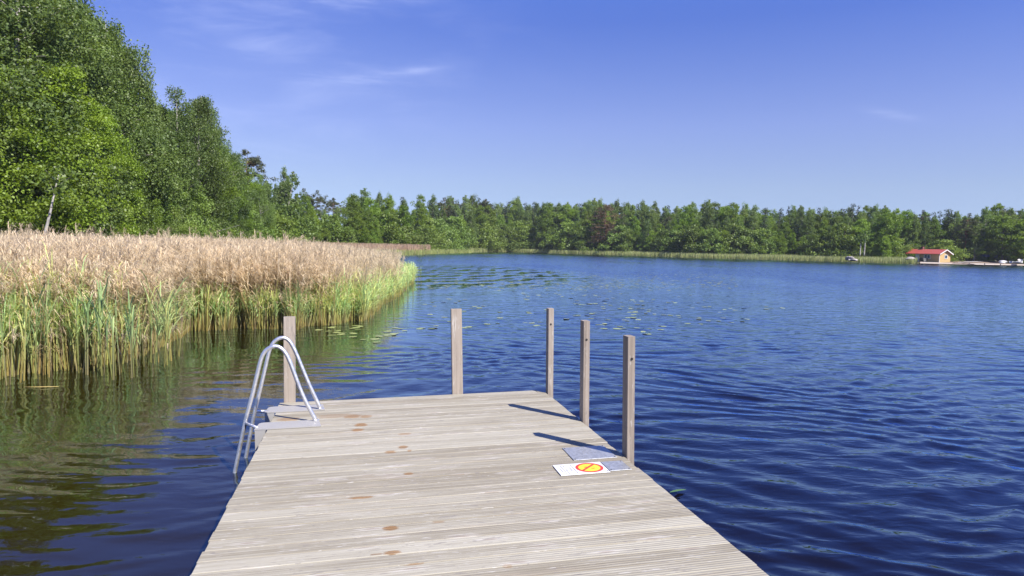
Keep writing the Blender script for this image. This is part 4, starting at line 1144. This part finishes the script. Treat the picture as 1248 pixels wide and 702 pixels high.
# local axes: -y faces the lake (long side), +x the gable end; near corner at the origin
LW, LP, DEP, EH, RH = 5.4, 2.0, 3.4, 1.95, 2.75
mb = MB(); mb.add([(-LW, 0, 0), (0, 0, 0), (0, DEP, 0), (-LW, DEP, 0), (-LW, 0, EH), (0, 0, EH), (0, DEP, EH), (-LW, DEP, EH), (0, DEP / 2, RH - .08), (-LW, DEP / 2, RH - .08)],
                  [(0, 1, 5, 4), (1, 2, 6, 8, 5), (2, 3, 7, 6), (3, 0, 4, 9, 7)]); mb.build('wall', m_ywall, cab)
sl = (RH - EH) / (DEP / 2); ov = 0.38; th = 0.09
for sgn in (0, 1):
    y0 = -ov if sgn == 0 else DEP + ov; z0 = EH - ov * sl
    vs = [(-LW - LP - .3, y0, z0), (0.4, y0, z0), (0.4, DEP / 2, RH), (-LW - LP - .3, DEP / 2, RH)]
    mb = MB(); mb.add([(x, y, z) for x, y, z in vs] + [(x, y, z + th) for x, y, z in vs], [(4, 5, 6, 7), (3, 2, 1, 0), (0, 1, 5, 4), (1, 2, 6, 5), (2, 3, 7, 6), (3, 0, 4, 7)]); rf = mb.build('roof', m_red_roof, cab)
    if sgn == 0:
        mb = MB(); mb.box(-LW - 0.2, -LW + 0.35, DEP / 2 - 0.1, DEP / 2 + 0.4, RH - 0.2, RH + 0.62); mb.build('chimney', m_brick, rf)
    mb = MB(); q = [(0.405, y0, z0 - .12), (0.405, DEP / 2, RH - .12), (0.405, DEP / 2, RH + th + .02), (0.405, y0, z0 + th + .02)]
    mb.add(q + [(x + .04, y, z) for x, y, z in q], [(0, 1, 2, 3), (7, 6, 5, 4), (0, 4, 5, 1), (1, 5, 6, 2), (2, 6, 7, 3), (3, 7, 4, 0)]); mb.build('bargeboard', m_white2, cab)


def window(x0, x1, z0, z1, face, panes=2):
    f = MB(); g_ = MB(); b = 0.11
    def bx(m_, a, c, lo, hi, d0, d1):
        if face == 'front': m_.box(a, c, -d1, -d0, lo, hi)
        else: m_.box(d0, d1, a, c, lo, hi)
    bx(f, x0 - b, x0, z0 - b, z1 + b, 0.0, .06); bx(f, x1, x1 + b, z0 - b, z1 + b, 0.0, .06); bx(f, x0, x1, z1, z1 + b, 0, .06); bx(f, x0, x1, z0 - b, z0, 0, .06)
    if panes == 2: bx(f, (x0 + x1) / 2 - .05, (x0 + x1) / 2 + .05, z0, z1, 0, .055)
    fo = f.build('window', m_white2, cab); bx(g_, x0, x1, z0, z1, 0.004, .02); g_.build('pane', m_glass, fo)


window(-3.35, -2.1, 0.85, 1.6, 'front'); window(1.65, 2.35, 0.95, 1.6, 'gable', 1)
mb = MB(); mb.box(-LW - 0.0, -LW + 0.85, -.05, -.003, 0.05, 1.8); dr = mb.build('door', m_white2, cab)
mb = MB(); mb.box(-LW + 0.7, -LW + 0.76, -.09, -.05, 0.9, 1.0); mb.build('handle', m_dark, dr)
for yy in (0.0, DEP - .12):
    mb = MB(); mb.box(-LW - LP, -LW - LP + .12, yy, yy + .12, -.3, EH); mb.build('porch_post', m_ywall, cab)
mb = MB(); mb.box(-0.06, 0.06, -.06, 0.06, 0, EH - .02); mb.build('corner_board', m_white2, cab)
mb = MB(); mb.box(-LW - LP - .2, -LW - .02, -.3, DEP, -.35, 0.02); mb.build('porch_floor', m_jet, cab)
mb = MB(); mb.box(-LW, 0, .02, DEP - .02, -.5, -.003); mb.build('plinth', m_rock, cab)


def boulder(px, py, d, sx, sy, sz, label, seed, mat=m_rock):
    import bmesh
    p = at_range(px, d, py); r = np.random.default_rng(seed); bm = bmesh.new(); bmesh.ops.create_icosphere(bm, subdivisions=3, radius=1)
    ph = r.uniform(0, 6, (3, 3)); fr_ = r.uniform(1.2, 3.2, (3, 3))
    for v in bm.verts:
        c_ = np.array(v.co); k = 1 + 0.16 * sum(math.sin(fr_[i] @ c_ + ph[i, 0]) for i in range(3)) ; v.co = Vector((c_[0] * sx * k, c_[1] * sy * k, max(c_[2] * sz * k, -sz * .5)))
    me = bpy.data.meshes.new('boulder'); bm.to_mesh(me); bm.free(); me.materials.append(mat); o = obj('boulder', me)
    o.location = (p[0], p[1], max(p[2], 0.0) + sz * 0.35); tag(o, label, 'boulder'); return o


boulder(1109, 316, 163, 0.9, 0.7, 0.35, 'pale rounded boulder in the grass before the cabin porch', 1, plain('pale_rock', (0.27, 0.25, 0.23), 0.9, vary=0.2))
boulder(1036, 317, 163, 0.8, 0.6, 0.5, 'grey boulder at the waterline below the white twin trunks', 2)
boulder(1041, 318, 162, 0.7, 0.6, 0.35, 'low dark flat rock beside the grey boulder at the waterline', 3)
boulder(1222, 320.5, 172, 0.7, 0.5, 0.35, 'small white stone on the beach edge near the boats', 4, m_white2)


def boat(px, py, d, L, B, H_, rz, label, mat, mat2):
    p = at_range(px, d, py); e = empty('rowing_boat', (p[0], p[1], max(p[2], 0.02)), rz); tag(e, label, 'boat')
    s = np.linspace(0, 1, 13); hull = []; 
    for q in s:
        wd_ = B / 2 * (1 - max(0, (q - .45) / .55) ** 2.2) * (0.8 + 0.2 * min(1, q / .3)); sheer = H_ * (1 + 0.35 * (2 * q - .9) ** 2)
        for a in np.linspace(-1, 1, 9):
            hull.append((L * (q - .5), wd_ * math.copysign(abs(a) ** 0.7, a), sheer * abs(a) ** 2.6 + 0.04 * q))
    mb = MB(); mb.add(hull, [(i * 9 + j, i * 9 + j + 1, (i + 1) * 9 + j + 1, (i + 1) * 9 + j) for i in range(12) for j in range(8)] + [tuple(range(9))]); mb.build('hull', mat, e, smooth=True)
    for q in (.25, .55):
        mb = MB(); mb.box(L * (q - .5), L * (q - .5) + .25, -B * .42, B * .42, H_ * .6, H_ * .65); mb.build('thwart', mat2, e)
    return e


boat(1124.5, 318.6, 163, 2.6, 1.2, 0.55, 1.4, 'dark rowing boat drawn up below the cabin door', m_dark, m_jet)
boat(1239, 321.0, 171, 2.8, 1.1, 0.36, 0.15, 'white rowing boat moored at the beach edge', m_white2, m_jet)
boat(1243, 319, 176, 2.6, 1.0, 0.4, 1.0, 'white boat with its bow raised on the beach behind the moored one', m_white2, m_jet)
e = boat(1205, 314.2, 183, 4.2, 1.5, 0.55, 0.1, 'dark blue upturned boat lying on the slope beyond the beach', m_blue, m_jet); e.rotation_euler = (math.pi, 0, 0.1); e.location.z += 0.75


def ground_patch(name, pxs, r0, r1, lift, mat, label, cat, zfun=None):
    """sheet lying on the shore between two ranges behind the waterline"""
    V = []; n = 14
    for q, px in enumerate(pxs):
        for i in range(n):
            d = front_r(px) + r0[q] + (r1[q] - r0[q]) * i / (n - 1); p = at_range(px, d); V.append((p[0], p[1], max(float(ground_z(p[0], p[1])), 0.02) + lift))
    mb = MB(); m_ = len(pxs); mb.add(V, [(a * n + i, (a + 1) * n + i, (a + 1) * n + i + 1, a * n + i + 1) for a in range(m_ - 1) for i in range(n - 1)])
    o = mb.build(name, mat, smooth=True); tag(o, label, cat, kind='structure'); return o


xs = list(np.linspace(1122, 1330, 22))
ground_patch('slope', xs, [1.0] * 22, [26] * 22, 0.06, m_slope, 'bare brown slope behind the beach', 'slope')
ground_patch('beach', xs, [-1.2] * 22, [2.2 + 0.6 * math.sin(i) for i in range(22)], 0.11, m_sand, 'strip of pale gravel beach before the cabin', 'beach')
xs2 = list(np.linspace(1168, 1215, 10)); ground_patch('path', xs2, list(np.linspace(3, 13, 10)), list(np.linspace(4.2, 18, 10)), 0.16, plain('grey_path', (0.36, 0.34, 0.33), 0.9), 'grey path rising from the beach', 'path')

# small landing by the beach
pj = at_range(1192, 168.5); lj = empty('landing_stage', (pj[0], pj[1], 0), -azimuth(1192)); tag(lj, 'low grey landing stage along the beach beyond the cabin', 'landing stage')
mb = MB()
for i in range(28): mb.box(-4.2 + i * .3, -4.2 + i * .3 + .285, -.6, .6, .42, .47)
mb.build('deck', m_jet, lj)
for x in (-4, -1.4, 1.2, 3.8):
    for y in (-.5, .45): mb = MB(); mb.tube([(x, y, -.4), (x, y, .415)], .07, 8); mb.build('leg', m_jet, lj)

# house half hidden among the trees on the right
ph = at_range(1238, 196); hz = float(ground_z(ph[0], ph[1])); hs_ = empty('house', (ph[0], ph[1], hz), -azimuth(1238) + 0.3); tag(hs_, 'grey house half hidden among the trees above the boats', 'house')
m_gw = plain('grey_board_wall', (0.34, 0.36, 0.40), 0.8, vary=0.1); mb = MB()
mb.add([(-4, 0, 0), (4, 0, 0), (4, 6, 0), (-4, 6, 0), (-4, 0, 3), (4, 0, 3), (4, 6, 3), (-4, 6, 3), (-4, 3, 5), (4, 3, 5)], [(0, 1, 5, 4), (1, 2, 6, 9, 5), (2, 3, 7, 6), (3, 0, 4, 8, 7)]); mb.build('wall', m_gw, hs_)
for y0 in (-.4, 6.4):
    q = [(-4.3, y0, 2.75), (4.3, y0, 2.75), (4.3, 3, 5.02), (-4.3, 3, 5.02)]; mb = MB(); mb.add(q + [(x, y, z + .1) for x, y, z in q], [(4, 5, 6, 7), (3, 2, 1, 0), (0, 1, 5, 4), (1, 2, 6, 5), (2, 3, 7, 6), (3, 0, 4, 7)]); mb.build('roof', plain('dark_roof', (0.10, 0.10, 0.11), 0.7), hs_)
for x in (-2.4, 0.8):
    mb = MB(); mb.box(x, x + 1.3, -.06, -.003, 1.1, 2.3); wo = mb.build('window', m_white2, hs_); mb = MB(); mb.box(x + .12, x + 1.18, -.08, -.0605, 1.22, 2.18); mb.build('pane', m_glass, wo)
